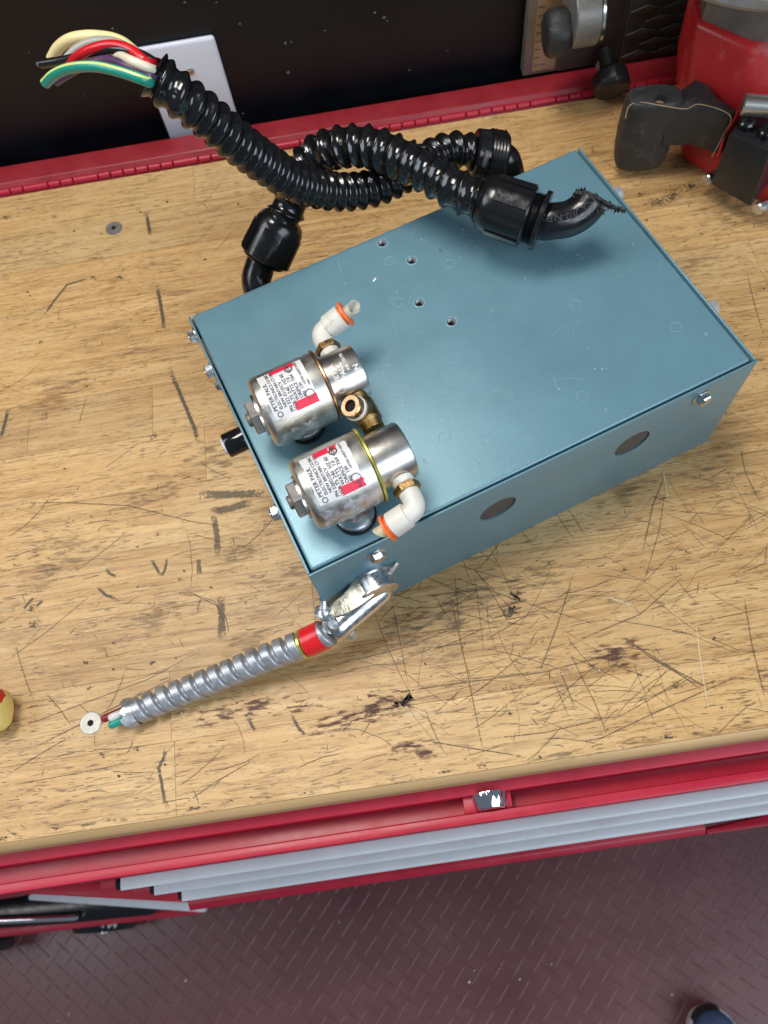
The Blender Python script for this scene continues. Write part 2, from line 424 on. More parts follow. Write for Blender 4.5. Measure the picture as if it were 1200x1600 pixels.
for k in range(14):
    x, y = random.uniform(-0.7, 0.6), random.uniform(-0.46, -0.2); r = random.uniform(.0008, .0020)
    gr.lathe([(r * .6, 0), (r, r * .5), (r * .5, r)], (x, y, FZ + .001), (0, 0, 1), 6)
stuff(tag(gr.build('floor_grit', 'crumb_white', smooth=0), 'pale specks of grit scattered on the brown tread floor', 'grit'))

# ================================================================== TOOL CHEST (the bench)
chest = empty('tool_chest', 'red steel tool chest with worn wooden work top', 'tool chest', (0, 0, FZ))
D = -FZ
CX0, CX1 = -0.80, 0.80
top = MB().box(CX0, CX1, YF + .002, YB, D - 0.0255, D - 0.004).build('work_top', 'bench_wood', chest, smooth=0)
rows = []; y = YF
while y < YB - 0.001:
    w = 0.0475
    y1 = min(YB, y + w); rows.append((y, y1)); y = y1
for (y0, y1) in rows:
    x = CX0 - random.uniform(0, .3)
    while x < CX1:
        x1 = x + random.uniform(0.32, 0.62)
        a, c = max(x, CX0), min(x1, CX1)
        if c - a > .02:
            mb = MB(); g = 0.00012
            if 1:
                mb.box(a + g, c - g, y0 + g, y1 - g, D - .0039, D)
                ob = mb.build('plank', 'bench_wood', top, smooth=0)
        x = x1
eb_ = [(.0001, -.0003), (.0012, -.0006), (.0046, -.0040), (.0054, -.0065), (.0054, -.0255), (.0001, -.0255)]
MB().add([(xx, YF - o, D + z) for xx in (CX0, CX1) for o, z in eb_], [tuple(range(6)), tuple(reversed(range(6, 12)))] + [(i, 6 + i, 6 + (i + 1) % 6, (i + 1) % 6) for i in range(6)]).build('edge_band', 'edge_tan', top, smooth=50)
# marks on the wood: strips and patches a fraction of a millimetre above it
def strip(mb, pts, w, z=0.00022):
    P = [Vector((p[0], p[1])) for p in pts]; n = len(P); b = len(mb.v)
    for i, p in enumerate(P):
        d = (P[min(n - 1, i + 1)] - P[max(0, i - 1)]).normalized(); nn = Vector((-d.y, d.x))
        u = -1 + 2 * i / (n - 1)
        for s in (-1, 0, 1):
            q = p + nn * s * w * 0.5; mb.v.append((q.x, q.y, D + z)); mb.uv.append((u, s))
    for i in range(n - 1):
        for s in (0, 1):
            mb.f.append((b + i * 3 + s, b + i * 3 + s + 1, b + i * 3 + s + 4, b + i * 3 + s + 3))
def patch(mb, c, rx, ry, ang=0.0, z=0.0003):
    b = len(mb.v); ca, sa = math.cos(ang), math.sin(ang)
    for i in (-1, 0, 1):
        for j in (-1, 0, 1):
            mb.v.append((c[0] + i * rx * ca - j * ry * sa, c[1] + i * rx * sa + j * ry * ca, D + z)); mb.uv.append((i, j))
    for i in range(2):
        for j in range(2):
            k = b + i * 3 + j; mb.f.append((k, k + 1, k + 4, k + 3))
MBS = {k: MB() for k in ('mark_ink', 'mark_marker', 'mark_scratch', 'mark_pale', 'mark_dirt', 'mark_black', 'mark_oxide', 'mark_rust')}
LV = [0.00015]
def st(kind, pts, w):
    LV[0] = 0.00015 + (LV[0] + 0.000013 - 0.00015) % 0.0004
    strip(MBS[kind], pts, w, LV[0])
def pt(kind, c, rx, ry, a=0.0):
    LV[0] = 0.00015 + (LV[0] + 0.000013 - 0.00015) % 0.0004
    patch(MBS[kind], c, rx, ry, a, LV[0])
# marker strokes left of the box
for P in ([(-0.1285, 0.4127), (-0.1264, 0.3938), (-0.1243, 0.3782)], [(-0.1211, 0.3309), (-0.1176, 0.3064), (-0.1152, 0.2855), (-0.1150, 0.2721)],
          [(-0.1145, 0.2448), (-0.1061, 0.2192), (-0.0980, 0.1933), (-0.0920, 0.1733), (-0.0891, 0.1566)]):
    st('mark_ink', P, .0042)
st('mark_marker', [(-0.0936, 0.1173), (-0.0770, 0.1138), (-0.0574, 0.1109), (-0.0355, 0.1082)], .0085)
st('mark_marker', [(-0.0855, 0.1008), (-0.0679, 0.1004), (-0.0481, 0.1039)], .0085)
st('mark_marker', [(-0.0811, 0.1001), (-0.0794, 0.0840), (-0.0792, 0.0610)], .0060)
st('mark_marker', [(-0.0786, 0.0362), (-0.0791, 0.0171), (-0.0801, -0.0013)], .0070)
st('mark_marker', [(-0.0937, 0.0659), (-0.0934, 0.0509)], .0048)
st('mark_ink', [(-0.1208, -0.0656), (-0.1223, -0.0720), (-0.1263, -0.0788), (-0.1244, -0.0891), (-0.1229, -0.0993), (-0.1185, -0.1097)], .0030)
st('mark_ink', [(-0.2509, 0.1916), (-0.2477, 0.2090), (-0.2454, 0.2232)], .0040)
for P in ([(-0.1296, 0.0709), (-0.1250, 0.0620), (-0.1218, 0.0545)], [(-0.1166, 0.0697), (-0.1188, 0.0600), (-0.1222, 0.0541)], [(-0.1704, 0.0560), (-0.1631, 0.0475), (-0.1532, 0.0420)],
          [(-0.1628, 0.0683), (-0.1599, 0.0633), (-0.1542, 0.0603)], [(-0.2249, 0.0452), (-0.2190, 0.0526), (-0.2162, 0.0541)], [(-0.2154, 0.0461), (-0.2094, 0.0515)],
          [(-0.0645, -0.0545), (-0.0623, -0.0612), (-0.0595, -0.0650)], [(-0.0354, -0.0567), (-0.0319, -0.0657), (-0.0270, -0.0727)],
          [(-0.2242, 0.3038), (-0.2109, 0.3253), (-0.2000, 0.3407), (-0.1742, 0.3447)]):
    st('mark_ink', P, .0028)
for c, rx in (((-0.1240, 0.0890), .005), ((-0.1391, 0.0817), .004), ((-0.1856, 0.1377), .0028), ((-0.1746, 0.1124), .0032), ((-0.2327, 0.1289), .0028), ((-0.2290, 0.1057), .003),
              ((-0.2178, 0.0465), .007), ((-0.2148, 0.0340), .009), ((-0.1394, 0.0495), .003), ((-0.1294, -0.0078), .0045), ((-0.1568, 0.0107), .004), ((-0.2133, 0.0006), .004), ((-0.1765, -0.0001), .006),
              ((-0.1739, -0.0185), .006), ((-0.1644, -0.0650), .007), ((-0.1404, -0.0644), .005), ((-0.1925, 0.2928), .004), ((-0.1313, 0.2880), .004), ((-0.2211, 0.2837), .007), ((-0.1771, 0.3438), .006),
              ((-0.1529, 0.3396), .009), ((-0.1813, 0.2310), .004), ((-0.1254, 0.1735), .009), ((-0.2601, 0.4319), .011), ((-0.2361, 0.4361), .003), ((-0.2482, 0.4348), .002), ((-0.0768, 0.3432), .006),
              ((0.2398, 0.0009), .006), ((0.2055, 0.0065), .004), ((0.2509, -0.0501), .006), ((0.1083, -0.0782), .004), ((0.1557, 0.0191), .004), ((0.0402, -0.0592), .007), ((0.0442, -0.0615), .006),
              ((0.0698, -0.0368), .004), ((0.1671, -0.0554), .004), ((0.1064, -0.0729), .003), ((0.1971, -0.0664), .004), ((0.2198, -0.0762), .009), ((0.1845, -0.0494), .006),
              ((0.1233, -0.0106), .014), ((0.1304, 0.0023), .006), ((-0.0854, 0.0407), .004), ((-0.1086, 0.0509), .004)):
    pt('mark_black', c, rx * .8, rx * random.uniform(.4, .75), random.uniform(-.3, .9))
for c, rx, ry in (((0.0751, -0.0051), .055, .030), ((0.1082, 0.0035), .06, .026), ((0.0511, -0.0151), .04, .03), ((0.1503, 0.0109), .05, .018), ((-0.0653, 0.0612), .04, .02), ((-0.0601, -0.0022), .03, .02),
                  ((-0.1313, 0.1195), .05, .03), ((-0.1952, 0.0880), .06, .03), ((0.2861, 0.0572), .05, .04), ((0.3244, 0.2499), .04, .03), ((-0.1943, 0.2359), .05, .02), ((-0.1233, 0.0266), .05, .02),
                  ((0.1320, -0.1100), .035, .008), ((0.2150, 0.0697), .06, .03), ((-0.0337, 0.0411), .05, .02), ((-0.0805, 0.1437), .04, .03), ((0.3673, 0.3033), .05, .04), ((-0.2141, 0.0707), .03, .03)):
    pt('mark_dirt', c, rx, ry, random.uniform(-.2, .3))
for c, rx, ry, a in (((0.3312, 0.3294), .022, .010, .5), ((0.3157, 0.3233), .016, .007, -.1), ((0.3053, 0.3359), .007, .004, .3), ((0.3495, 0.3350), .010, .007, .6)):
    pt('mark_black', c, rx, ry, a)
for c, rx, ry, a in (((0.0159, -0.0631), .030, .012, .1), ((-0.0041, -0.0677), .030, .006, .12), ((0.0274, -0.0577), .018, .006, .0), ((0.0403, -0.0875), .016, .008, .0), ((0.0458, -0.0923), .014, .006, -.4),
                     ((-0.0676, -0.0489), .045, .007, .1), ((0.1866, -0.0497), .02, .014, .2), ((-0.0286, -0.0535), .02, .004, .1), ((0.0284, -0.0663), .015, .007, .3)):
    pt('mark_oxide', c, rx * 1.35, ry * 1.5, a)
for c, rx, ry in (((-0.1030, 0.0766), .010, .006), ((-0.1569, 0.3354), .03, .018), ((0.2479, -0.0168), .010, .004), ((-0.2046, 0.2223), .05, .03), ((0.1933, 0.1393), .03, .02)):
    pt('mark_rust', c, rx, ry)
# long knife cuts
for P in ([(-0.2360, -0.0411), (-0.1872, -0.0306), (-0.1332, -0.0189), (-0.0804, 0.0010)], [(-0.2341, -0.0707), (-0.2084, -0.0586), (-0.1788, -0.0461)], [(-0.2174, -0.0552), (-0.1736, -0.0404), (-0.1016, -0.0162)],
          [(-0.2058, -0.0159), (-0.1939, -0.0309), (-0.1855, -0.0438)], [(-0.1842, -0.0258), (-0.1736, -0.0361), (-0.1602, -0.0476)], [(-0.2391, 0.0073), (-0.2074, 0.0257), (-0.1656, 0.0553)],
          [(-0.1229, 0.0444), (-0.0995, 0.0386), (-0.0835, 0.0298), (-0.0759, 0.0166), (-0.0746, 0.0070), (-0.0773, -0.0004)], [(-0.1183, 0.0412), (-0.0973, 0.0368), (-0.0823, 0.0267), (-0.0774, 0.0145), (-0.0763, 0.0004)],
          [(-0.2473, 0.1352), (-0.2015, 0.1289), (-0.1463, 0.1166), (-0.0974, 0.0949), (-0.0498, 0.0790)], [(-0.1741, -0.0599), (-0.1513, -0.0628), (-0.1295, -0.0630)], [(0.1736, 0.0142), (0.1509, -0.0263), (0.1278, -0.0622)],
          [(0.1883, -0.0345), (0.2051, -0.0526), (0.2221, -0.0681), (0.2473, -0.0887)], [(0.1899, -0.0370), (0.2081, -0.0574), (0.2284, -0.0754), (0.2466, -0.0845)], [(0.2013, -0.0511), (0.2219, -0.0689), (0.2344, -0.0834)],
          [(0.0830, 0.0147), (0.0855, -0.0471), (0.0867, -0.1094)], [(0.0424, 0.0118), (0.0453, -0.0540)], [(0.0894, 0.0257), (0.0851, -0.0250)], [(0.2799, -0.0197), (0.2737, -0.0589), (0.2704, -0.1004)], 
          [(0.1456, -0.0499), (0.1508, -0.0825)], [(0.1532, -0.0357), (0.1640, -0.0803), (0.1676, -0.1073)], [(0.0448, -0.0853), (0.0808, -0.0966), (0.1161, -0.1073)], [(0.0900, -0.0919), (0.1274, -0.0933), (0.1699, -0.0903)],
          [(0.0280, -0.0535), (0.0713, -0.0536), (0.1358, -0.0549), (0.2464, -0.0437)], [(0.1522, -0.0399), (0.2079, -0.0264), (0.2504, -0.0009)], [(0.0801, 0.0248), (0.1251, -0.0016), (0.1883, -0.0345)], [(0.1691, -0.0934), (0.2014, -0.0818), (0.2395, -0.0665)],
          [(0.0685, -0.0702), (0.0966, -0.0575), (0.1462, -0.0278)], [(-0.0041, -0.0290), (0.0498, -0.0239), (0.1056, -0.0100)], [(0.2483, -0.0373), (0.2921, -0.0353)], [(0.2785, -0.0102), (0.3003, -0.0044), (0.3084, 0.0134)],
          [(-0.1154, -0.1062), (-0.0874, -0.0924), (-0.0568, -0.0806)], [(-0.2338, -0.0756), (-0.1904, -0.0745), (-0.1296, -0.0721)], [(0.2175, 0.0093), (0.2378, 0.0503), (0.2535, 0.0734)], [(0.2606, 0.1155), (0.2774, 0.1236), (0.2873, 0.1162)],
          [(0.3126, 0.0895), (0.3089, 0.0636), (0.3119, 0.0375)], [(0.3663, 0.2412), (0.3616, 0.2032), (0.3591, 0.1726)], [(0.1473, -0.1063), (0.1941, -0.0930), (0.2757, -0.0721)], [(0.2507, 0.0634), (0.2368, 0.0304), (0.2114, -0.0132)]):
    st('mark_scratch', P, random.uniform(.0006, .0010))
for P in ([(0.2434, -0.0320), (0.2375, -0.0662), (0.2327, -0.1028)], [(0.2527, 0.0788), (0.2488, 0.0484)], [(0.1859, -0.0091), (0.2091, -0.0220)], [(0.0344, -0.0693), (0.0602, -0.0689)]):
    st('mark_pale', P, .0011)
rs = random.Random(3)
for k in range(2600):
    x = rs.uniform(-.30, .47); y = rs.uniform(YF + .004, YB - .004)
    dens = 0.25 + 0.75 * max(0, min(1, (0.22 - y) / 0.3)) * (0.6 + 0.4 * (x > 0))
    if rs.random() > dens: continue
    a = rs.gauss(0.0, 0.10) if rs.random() < .55 else rs.uniform(-1.6, 1.6)
    l = rs.uniform(.003, .014) if rs.random() < .75 else rs.uniform(.015, .06)
    d = Vector((math.cos(a), math.sin(a))) * l; bend = rs.uniform(-.1, .1)
    pts = [(x + d.x * (t - .5) - d.y * bend * (t * (1 - t)) * 4, y + d.y * (t - .5) + d.x * bend * t * (1 - t) * 4) for t in (0, .33, .66, 1)]
    st('mark_pale' if rs.random() < .10 else 'mark_scratch', pts, rs.uniform(.0003, .0008))
for k in range(170):
    x = rs.uniform(-.30, .47); y = rs.uniform(YF + .004, YB - .004); r = rs.uniform(.0006, .0020)
    pt('mark_black', (x, y), r, r * rs.uniform(.5, 1), rs.uniform(-.8, .8))
for k in range(190):
    x = rs.uniform(.03, .36); y = rs.uniform(YF + .006, .05 + .3 * max(0, x - .2))
    a = rs.choice((rs.gauss(.05, .12), rs.gauss(.55, .15), rs.gauss(-1.25, .2), rs.gauss(-.6, .2))); l = rs.uniform(.012, .075)
    d = Vector((math.cos(a), math.sin(a))) * l; bend = rs.uniform(-.06, .06)
    pts = [(x + d.x * (t - .5) - d.y * bend * (t * (1 - t)) * 4, max(YF + .001, y + d.y * (t - .5) + d.x * bend * t * (1 - t) * 4)) for t in (0, .25, .5, .75, 1)]
    st('mark_scratch' if rs.random() < .88 else 'mark_pale', pts, rs.uniform(.00030, .00065))
# chipped front edge
for k in range(60):
    x = rs.uniform(-.28, .30)
    pt('mark_black' if rs.random() < .3 else 'mark_dirt', (x, YF + rs.uniform(.002, .005)), rs.uniform(.002, .009), rs.uniform(.001, .0026), rs.uniform(-.1, .1))
NM = {'mark_ink': 'marker_stroke', 'mark_marker': 'broad_marker_stroke', 'mark_scratch': 'scratch', 'mark_pale': 'pale_scratch', 'mark_dirt': 'grime_patch', 'mark_black': 'pit_mark', 'mark_oxide': 'dark_red_stain', 'mark_rust': 'rust_stain'}
for k, mb in MBS.items():
    stuff(mb.build(NM[k], k, top, smooth=0))
# countersunk screws in the work top
for (x, y), mt in (((-0.1726, -0.0427), 'screw_face'), ((-0.1583, 0.3968), 'grey_nut')):
    s = MB().lathe([(.0066, -.002), (.0076, .0004), (.0072, .0008), (.0021, .0008), (.0020, -.0012)], (0, 0, 0), (0, 0, 1), 30, True, True)
    so = s.build('screw', mt, top, loc=(x, y, D))
    MB().lathe([(.0023, -.0010), (.0023, .00105)], (0, 0, 0), (0, 0, 1), 6).build('socket', 'dark_hole', so, smooth=0)

# red steel: sections run along x (o = distance in front of the wood edge, z below the top)
def run(name, sec, mat, x0=CX0, x1=CX1, parent=chest, bevel=.0006):
    n = len(sec); v = [(xx, YF - o, D + z) for xx in (x0, x1) for o, z in sec]
    return MB().add(v, [tuple(range(n)), tuple(reversed(range(n, 2 * n)))] + [(i, n + i, n + (i + 1) % n, (i + 1) % n) for i in range(n)]).build(name, mat, parent, smooth=40, bevel=bevel)
LX0, LX1 = 0.0690, 0.1015
sec = [(-.05, -.0262), (.0125, -.0262), (.0128, -.047), (.0232, -.047), (.0236, -.031), (.0298, -.031), (.0302, -.072), (-.05, -.072)]
run('front_rail', sec, 'red_paint')
lb = MB().box(LX0, LX1, YF - .0234, YF - .0122, D - .0465, D - .0335).build('lock_block', 'red_paint', chest, bevel=.0007)
lk = MB().lathe([(.0128, 0), (.0128, .0010), (.0104, .0098), (.0094, .0106), (.0055, .0106), (.0050, .0085)], (0.0872, YF - .0128, D - .0355), (0, -1, .12), 72,
                facet=lambda a: 1 + .02 * math.cos(a * 12)).build('lock', 'chrome', chest)
run('cabinet', [(-.5, -.0725), (.0255, -.0725), (.0255, -.70), (-.5, -.70)], 'red_paint')
for i, (o0, o1, z) in enumerate(((.0300, .0368, -.090), (.0364, .0440, -.160), (.0440, .0530, -.230))):
    dr = run('drawer', [(.0258, z - .050), (o0, z - .050), (o0, z - .004), (.0258, z - .004)], 'red_paint', -.235, CX1)
    m_ = (o0 + o1) / 2; r = (o1 - o0) / 2 + .0016
    s2 = [(m_ + r * math.copysign(abs(math.cos(R(t))) ** .6, math.cos(R(t))), z - .002 + r * .45 * math.copysign(abs(math.sin(R(t))) ** .8, math.sin(R(t)))) for t in range(-90, 181, 15)]
    s2 = [(o0 - .001, z - .012)] + s2
    run('drawer_pull', s2, 'aluminium', -.188, CX1, dr, 0)
    MB().lathe([(.0042, 0), (.0042, .003)], (-.1885, YF - m_, D + z - .003), (-1, 0, 0), 14).build('pull_end_cap', 'black_nylon', dr)
run('base_rail', [(.0258, -.300), (.060, -.300), (.0650, -.304), (.0655, -.345), (.0258, -.345)], 'red_paint', -.205, .300)
MB().prism([(.3005, YF - .0655), (.3005, YF - .0610), (.40, YF - .0535), (CX1, YF - .0535), (CX1, YF - .0655)], D - .345, D - .301).build('end_rail', 'red_paint', chest, bevel=.0008)
run('kick_plate', [(-.5, -.705), (.02, -.705), (.02, -.80), (-.5, -.80)], 'black_steel', bevel=0)
for x, yy in ((.62, YF + .06), (.62, YB - .06), (-.62, YB - .06)):
    w = MB().lathe([(.03, -.018), (.052, -.016), (.055, 0), (.052, .016), (.03, .018)], (x, yy, .056), (1, 0, 0), 28).build('caster', 'black_rubber', chest)
    MB().box(x - .026, x + .026, yy - .02, yy + .02, .056, D - .80).build('caster_fork', 'black_steel', w)
# back rail with hinge
def brun(name, sec, mat, bevel=.0008):
    n = len(sec); v = [(xx, y, D + z) for xx in (CX0, CX1) for y, z in sec]
    return MB().add(v, [tuple(range(n)), tuple(reversed(range(n, 2 * n)))] + [(i, n + i, n + (i + 1) % n, (i + 1) % n) for i in range(n)]).build(name, mat, chest, smooth=40, bevel=bevel)
br = brun('back_rail', [(YB + .0065, .004), (YB + .0095, .0075), (YB + .030, .0085), (YB + .032, .006), (YB + .032, -.04), (YB + .0005, -.04), (YB + .0005, -.001)], 'dusty_red')
x = -.40; k = 0; kn = {}
while x < .50:
    w = random.choice((.0118, .0122, .0240)) if k % 3 else .0121
    key = round(w, 4)
    if key not in kn:
        kn[key] = MB().lathe([(.0022, 0.0003), (.0032, .0009), (.0033, w - .0012), (.0022, w - .0004)], (0, 0, 0), (1, 0, 0), 14).build('hinge_knuckle', 'red_paint', br, loc=(x, YB + .0040, D + .0022))
    else:
        copy_to(kn[key], br, (x, YB + .0040, D + .0022 + random.uniform(-.0002, .0002)))
    x += w; k += 1
# ================================================================== WALL PLATE
wp = empty('wall_plate', 'white blank wall plate fixed to the black wall', 'wall plate', (-0.0705, .508, 0.0305))
MB().box(-.0345, .0345, -.0062, -.0005, -.057, .057).build('plate', 'plate_white', wp, bevel=.0028, seg=3)
for z in (.0302, -.0302):
    sc = MB().lathe([(.0036, 0), (.0034, .0009), (.0025, .0013)], (0.006, -.0060, z), (0, -1, 0), 18).build('screw', 'zinc', wp)
    MB().box(.0035, .0085, -.00745, -.0070, z - .0004, z + .0004).build('slot', 'dark_hole', sc, smooth=0)

# ================================================================== BLUE CONTROL BOX
TH = 0.31228; BL, BW, BH = 0.3048, 0.2081, 0.1039
box = empty('control_box', 'blue painted steel control box lying on the wooden bench', 'control box', (0, 0, 0.0006), TH)
t = .0016
body = MB()
body.box(0, BL, 0, BW, 0, t)
def wall_faces(mb, x0, x1, y0, y1, z0, z1): mb.box(x0, x1, y0, y1, z0, z1)
body.box(t + .0003, BL - t - .0003, BW - .0028, BW - .0012, t, BH - .012)
body.build('body', 'blue', box, smooth=0)
def cut(o, cutters):
    for c in cutters:
        md = o.modifiers.new('b', 'BOOLEAN'); md.operation = 'DIFFERENCE'; md.object = c; md.solver = 'EXACT'
    dg = bpy.context.evaluated_depsgraph_get(); dg.update()
    me = bpy.data.meshes.new_from_object(o.evaluated_get(dg)); o.modifiers.clear(); old = o.data; o.data = me
    bpy.data.meshes.remove(old)
    for c in cutters: bpy.data.objects.remove(c)
    me.shade_smooth(); me.set_sharp_from_angle(angle=R(35))
KO = [(0.1255, 0.0669), (0.2236, 0.0680)]
fp = MB().box(0, BL, 0, t, t + .0002, BH).build('front_panel', 'blue', box, bevel=.0007)
cut(fp, [MB().lathe([(.0128, -.01), (.0128, .02)], (x, 0, z), (0, 1, 0), 40).build('c', 'plug', box) for x, z in KO])
for x, z in KO:
    MB().lathe([(.01275, .0011), (.01275, .0016)], (x, 0, z), (0, 1, 0), 40).build('knockout_plug', 'plug', box)
for nm, x0 in (('side_panel', 0), ('side_panel', BL - t)):
    MB().box(x0, x0 + t, t + .0002, BW, t + .0002, BH).build(nm, 'blue', box, bevel=.0006)
# lid: sits inside the rim at three sides and folds down over the back
HOLES = [(.1429, .2000), (.1539, .1763), (.1425, .1421), (.1539, .1180)]
lid = MB().box(.0026, BL - .0026, .0030, BW + .0004, BH - .0125, BH - .0006).build('lid', 'blue', box, bevel=.0020, seg=4)
cut(lid, [MB().lathe([(.0030, -.0075), (.0030, .02)], (x, y, BH), (0, 0, 1), 24).build('c', 'plug', box) for x, y in HOLES])
for x, y in HOLES:
    prof = [(.0031, .0003)] + [(.0030 - .0005 * (i % 2), -.0004 - .0006 * i) for i in range(9)]
    ins = MB().lathe(prof, (x, y, BH - .0006), (0, 0, 1), 24, False, False).build('threaded_insert', 'thread_steel', box, smooth=30)
    MB().lathe([(.0042, -.0002), (.0040, .0003), (.0034, .0004), (.0031, .0)], (x, y, BH - .0006), (0, 0, 1), 28, False, False).build('insert_rim', 'blue_ring', ins, smooth=30)
    MB().lathe([(.0029, -.0048), (.0029, -.0044)], (x, y, BH), (0, 0, 1), 20).build('bore', 'dark_hole', ins)
for x, y in [(.1403, .1835), (.1750, .1612), (.1305, .1495), (.2310, .0907), (.2762, .0453), (.1420, .0928), (.1103, .0440), (.1986, .0296), (.2379, .1500), (.060, .060)]:
    MB().lathe([(.0034, 0), (.0035, .00016), (.0037, .00016), (.0038, 0)], (x, y, BH - .00062), (0, 0, 1), 28, False, False).build('weld_mark', 'blue_ring', box)
for x0, y0 in ((.0008, BW - .012), (.0008, .0018), (BL - .0034, .0018), (BL - .0034, BW - .012)):
    MB().box(x0 + .0009, x0 + .0016, y0, y0 + (.011 if y0 > .1 else .0013), BH - .012, BH - .0030).build('corner_gap', 'dark_hole', box, smooth=0)
# bolts
def bolt(loc, ax, s=1.0, mat='zinc', long=.0050):
    o = MB().lathe([(.0060 * s, 0), (.0060 * s, .0007), (.0052 * s, .0011)], loc, ax, 22).lathe(
        [(.0050 * s, .0010), (.0050 * s, long * .85), (.0043 * s, long)], loc, ax, 24, True, True, hexf).build('bolt', mat, box, smooth=25)
    MB().lathe([(.0027 * s, long - .0002), (.0025 * s, long + .0004)], loc, ax, 14).build('bolt_dimple', 'zinc', o)
    return o
bolt((.0417, 0, .0905), (0, -1, 0)); bolt((.2677, 0, .0917), (0, -1, 0))
for y, z in ((.1985, .0945), (.1680, .0925), (.0515, .0925)): bolt((0, y, z), (-1, 0, 0))
bolt((0, .1560, .0915), (-1, 0, 0), .7, 'grey_nut', .003)
for y in (.1650, .0515): bolt((BL, y, .0935), (1, 0, 0), 1, 'plate_metal', .0090)
kb = MB().lathe([(.0084, 0), (.0084, .0128), (.0078, .0138), (.0050, .0140)], (0, .1175, .080), (-1, 0, 0), 30).build('side_button', 'black_gloss', box)
MB().lathe([(.0058, .0136), (.0050, .0152)], (0, .1175, .080), (-1, 0, 0), 20).build('button_cap', 'plate_white', kb)

# scuffs on the lid
LS = MB(); LS.uv = []
def lsm(c, rx, ry, a):
    b = len(LS.v); ca, sa = math.cos(a), math.sin(a)
    for i in (-1, 0, 1):
        for j in (-1, 0, 1):
            LS.v.append((c[0] + i * rx * ca - j * ry * sa, c[1] + i * rx * sa + j * ry * ca, BH - .0004)); LS.uv.append((i, j))
    for i in range(2):
        for j in range(2):
            k = b + i * 3 + j; LS.f.append((k, k + 1, k + 4, k + 3))
lsm((.181, .113), .0085, .0032, -.65); lsm((.128, .155), .004, .003, .3); lsm((.098, .083), .003, .002, 0); lsm((.157, .150), .006, .003, .8)
rk = random.Random(31)
for k in range(7): lsm((rk.uniform(.09, .29), rk.uniform(.015, .195)), rk.uniform(.002, .008), rk.uniform(.001, .003), rk.uniform(-1.5, 1.5))
for k in range(26): lsm((rk.uniform(.02, .29), .0034 + rk.uniform(0, .0012)), rk.uniform(.0006, .003), rk.uniform(.0003, .0007), 0)
for k in range(16): lsm((BL - .0034 - rk.uniform(0, .001), rk.uniform(.02, .19)), rk.uniform(.0003, .0007), rk.uniform(.0006, .003), 0)
stuff(LS.build('scuff', 'mark_smear', box, smooth=0))
HS = MB(); HS.uv = []
rh = random.Random(11)
for k in range(34):
    x, y = rh.uniform(.10, .29), rh.uniform(.012, .195); a = rh.uniform(0, 6.28); l = rh.uniform(.004, .03); b_ = rh.uniform(-.4, .4)
    pts = [(x + math.cos(a + b_ * q) * l * q, y + math.sin(a + b_ * q) * l * q) for q in (0, .3, .6, 1)]
    n0 = len(HS.v); strip(HS, pts, rh.uniform(.0003, .0006), 0)
    for i in range(n0, len(HS.v)): HS.v[i] = (HS.v[i][0], HS.v[i][1], BH - .00045)
stuff(HS.build('hairline_scratch', 'mark_hair', box, smooth=0))

# ================================================================== SOLENOID VALVES
def boxpt(x, y, z): 
    c, s = math.cos(TH), math.sin(TH); return (x * c - y * s, x * s + y * c, z + .0006)
VH = .0320; CR = .0216
def cyl(parent, name, mat, V, F, rad, xr, phi0, rpar=None):
    """lay a flat drawing (x along the girth, y along -axis) on the coil"""
    rr = rpar or rad
    v = [(xr - y, -rad * math.sin(phi0 - x / rr), VH + rad * math.cos(phi0 - x / rr)) for x, y in V]
    return MB().add(v, F).build(name, mat, parent, smooth=60)
def grid(x0, x1, y0, y1, n=14, rag=0.0, rnd=None):
    V = []; F = []
    for i in range(n + 1):
        for j in range(3):
            e = (rnd.uniform(-rag, rag) if rnd and rag and j != 1 else 0)
            V.append((x0 + (x1 - x0) * i / n, y0 + (y1 - y0) * j / 2 + e))
    for i in range(n):
        for j in range(2): F.append((i * 3 + j, i * 3 + j + 3, i * 3 + j + 4, i * 3 + j + 1))
    return V, F
def ring2(cx, cy, r, w, n=22):
    V = []; F = []
    for i in range(n):
        a = 2 * math.pi * i / n
        V += [(cx + math.cos(a) * r, cy + math.sin(a) * r), (cx + math.cos(a) * (r - w), cy + math.sin(a) * (r - w))]
    for i in range(n):
        j = (i + 1) % n; F.append((2 * i, 2 * j, 2 * j + 1, 2 * i + 1))
    return V, F
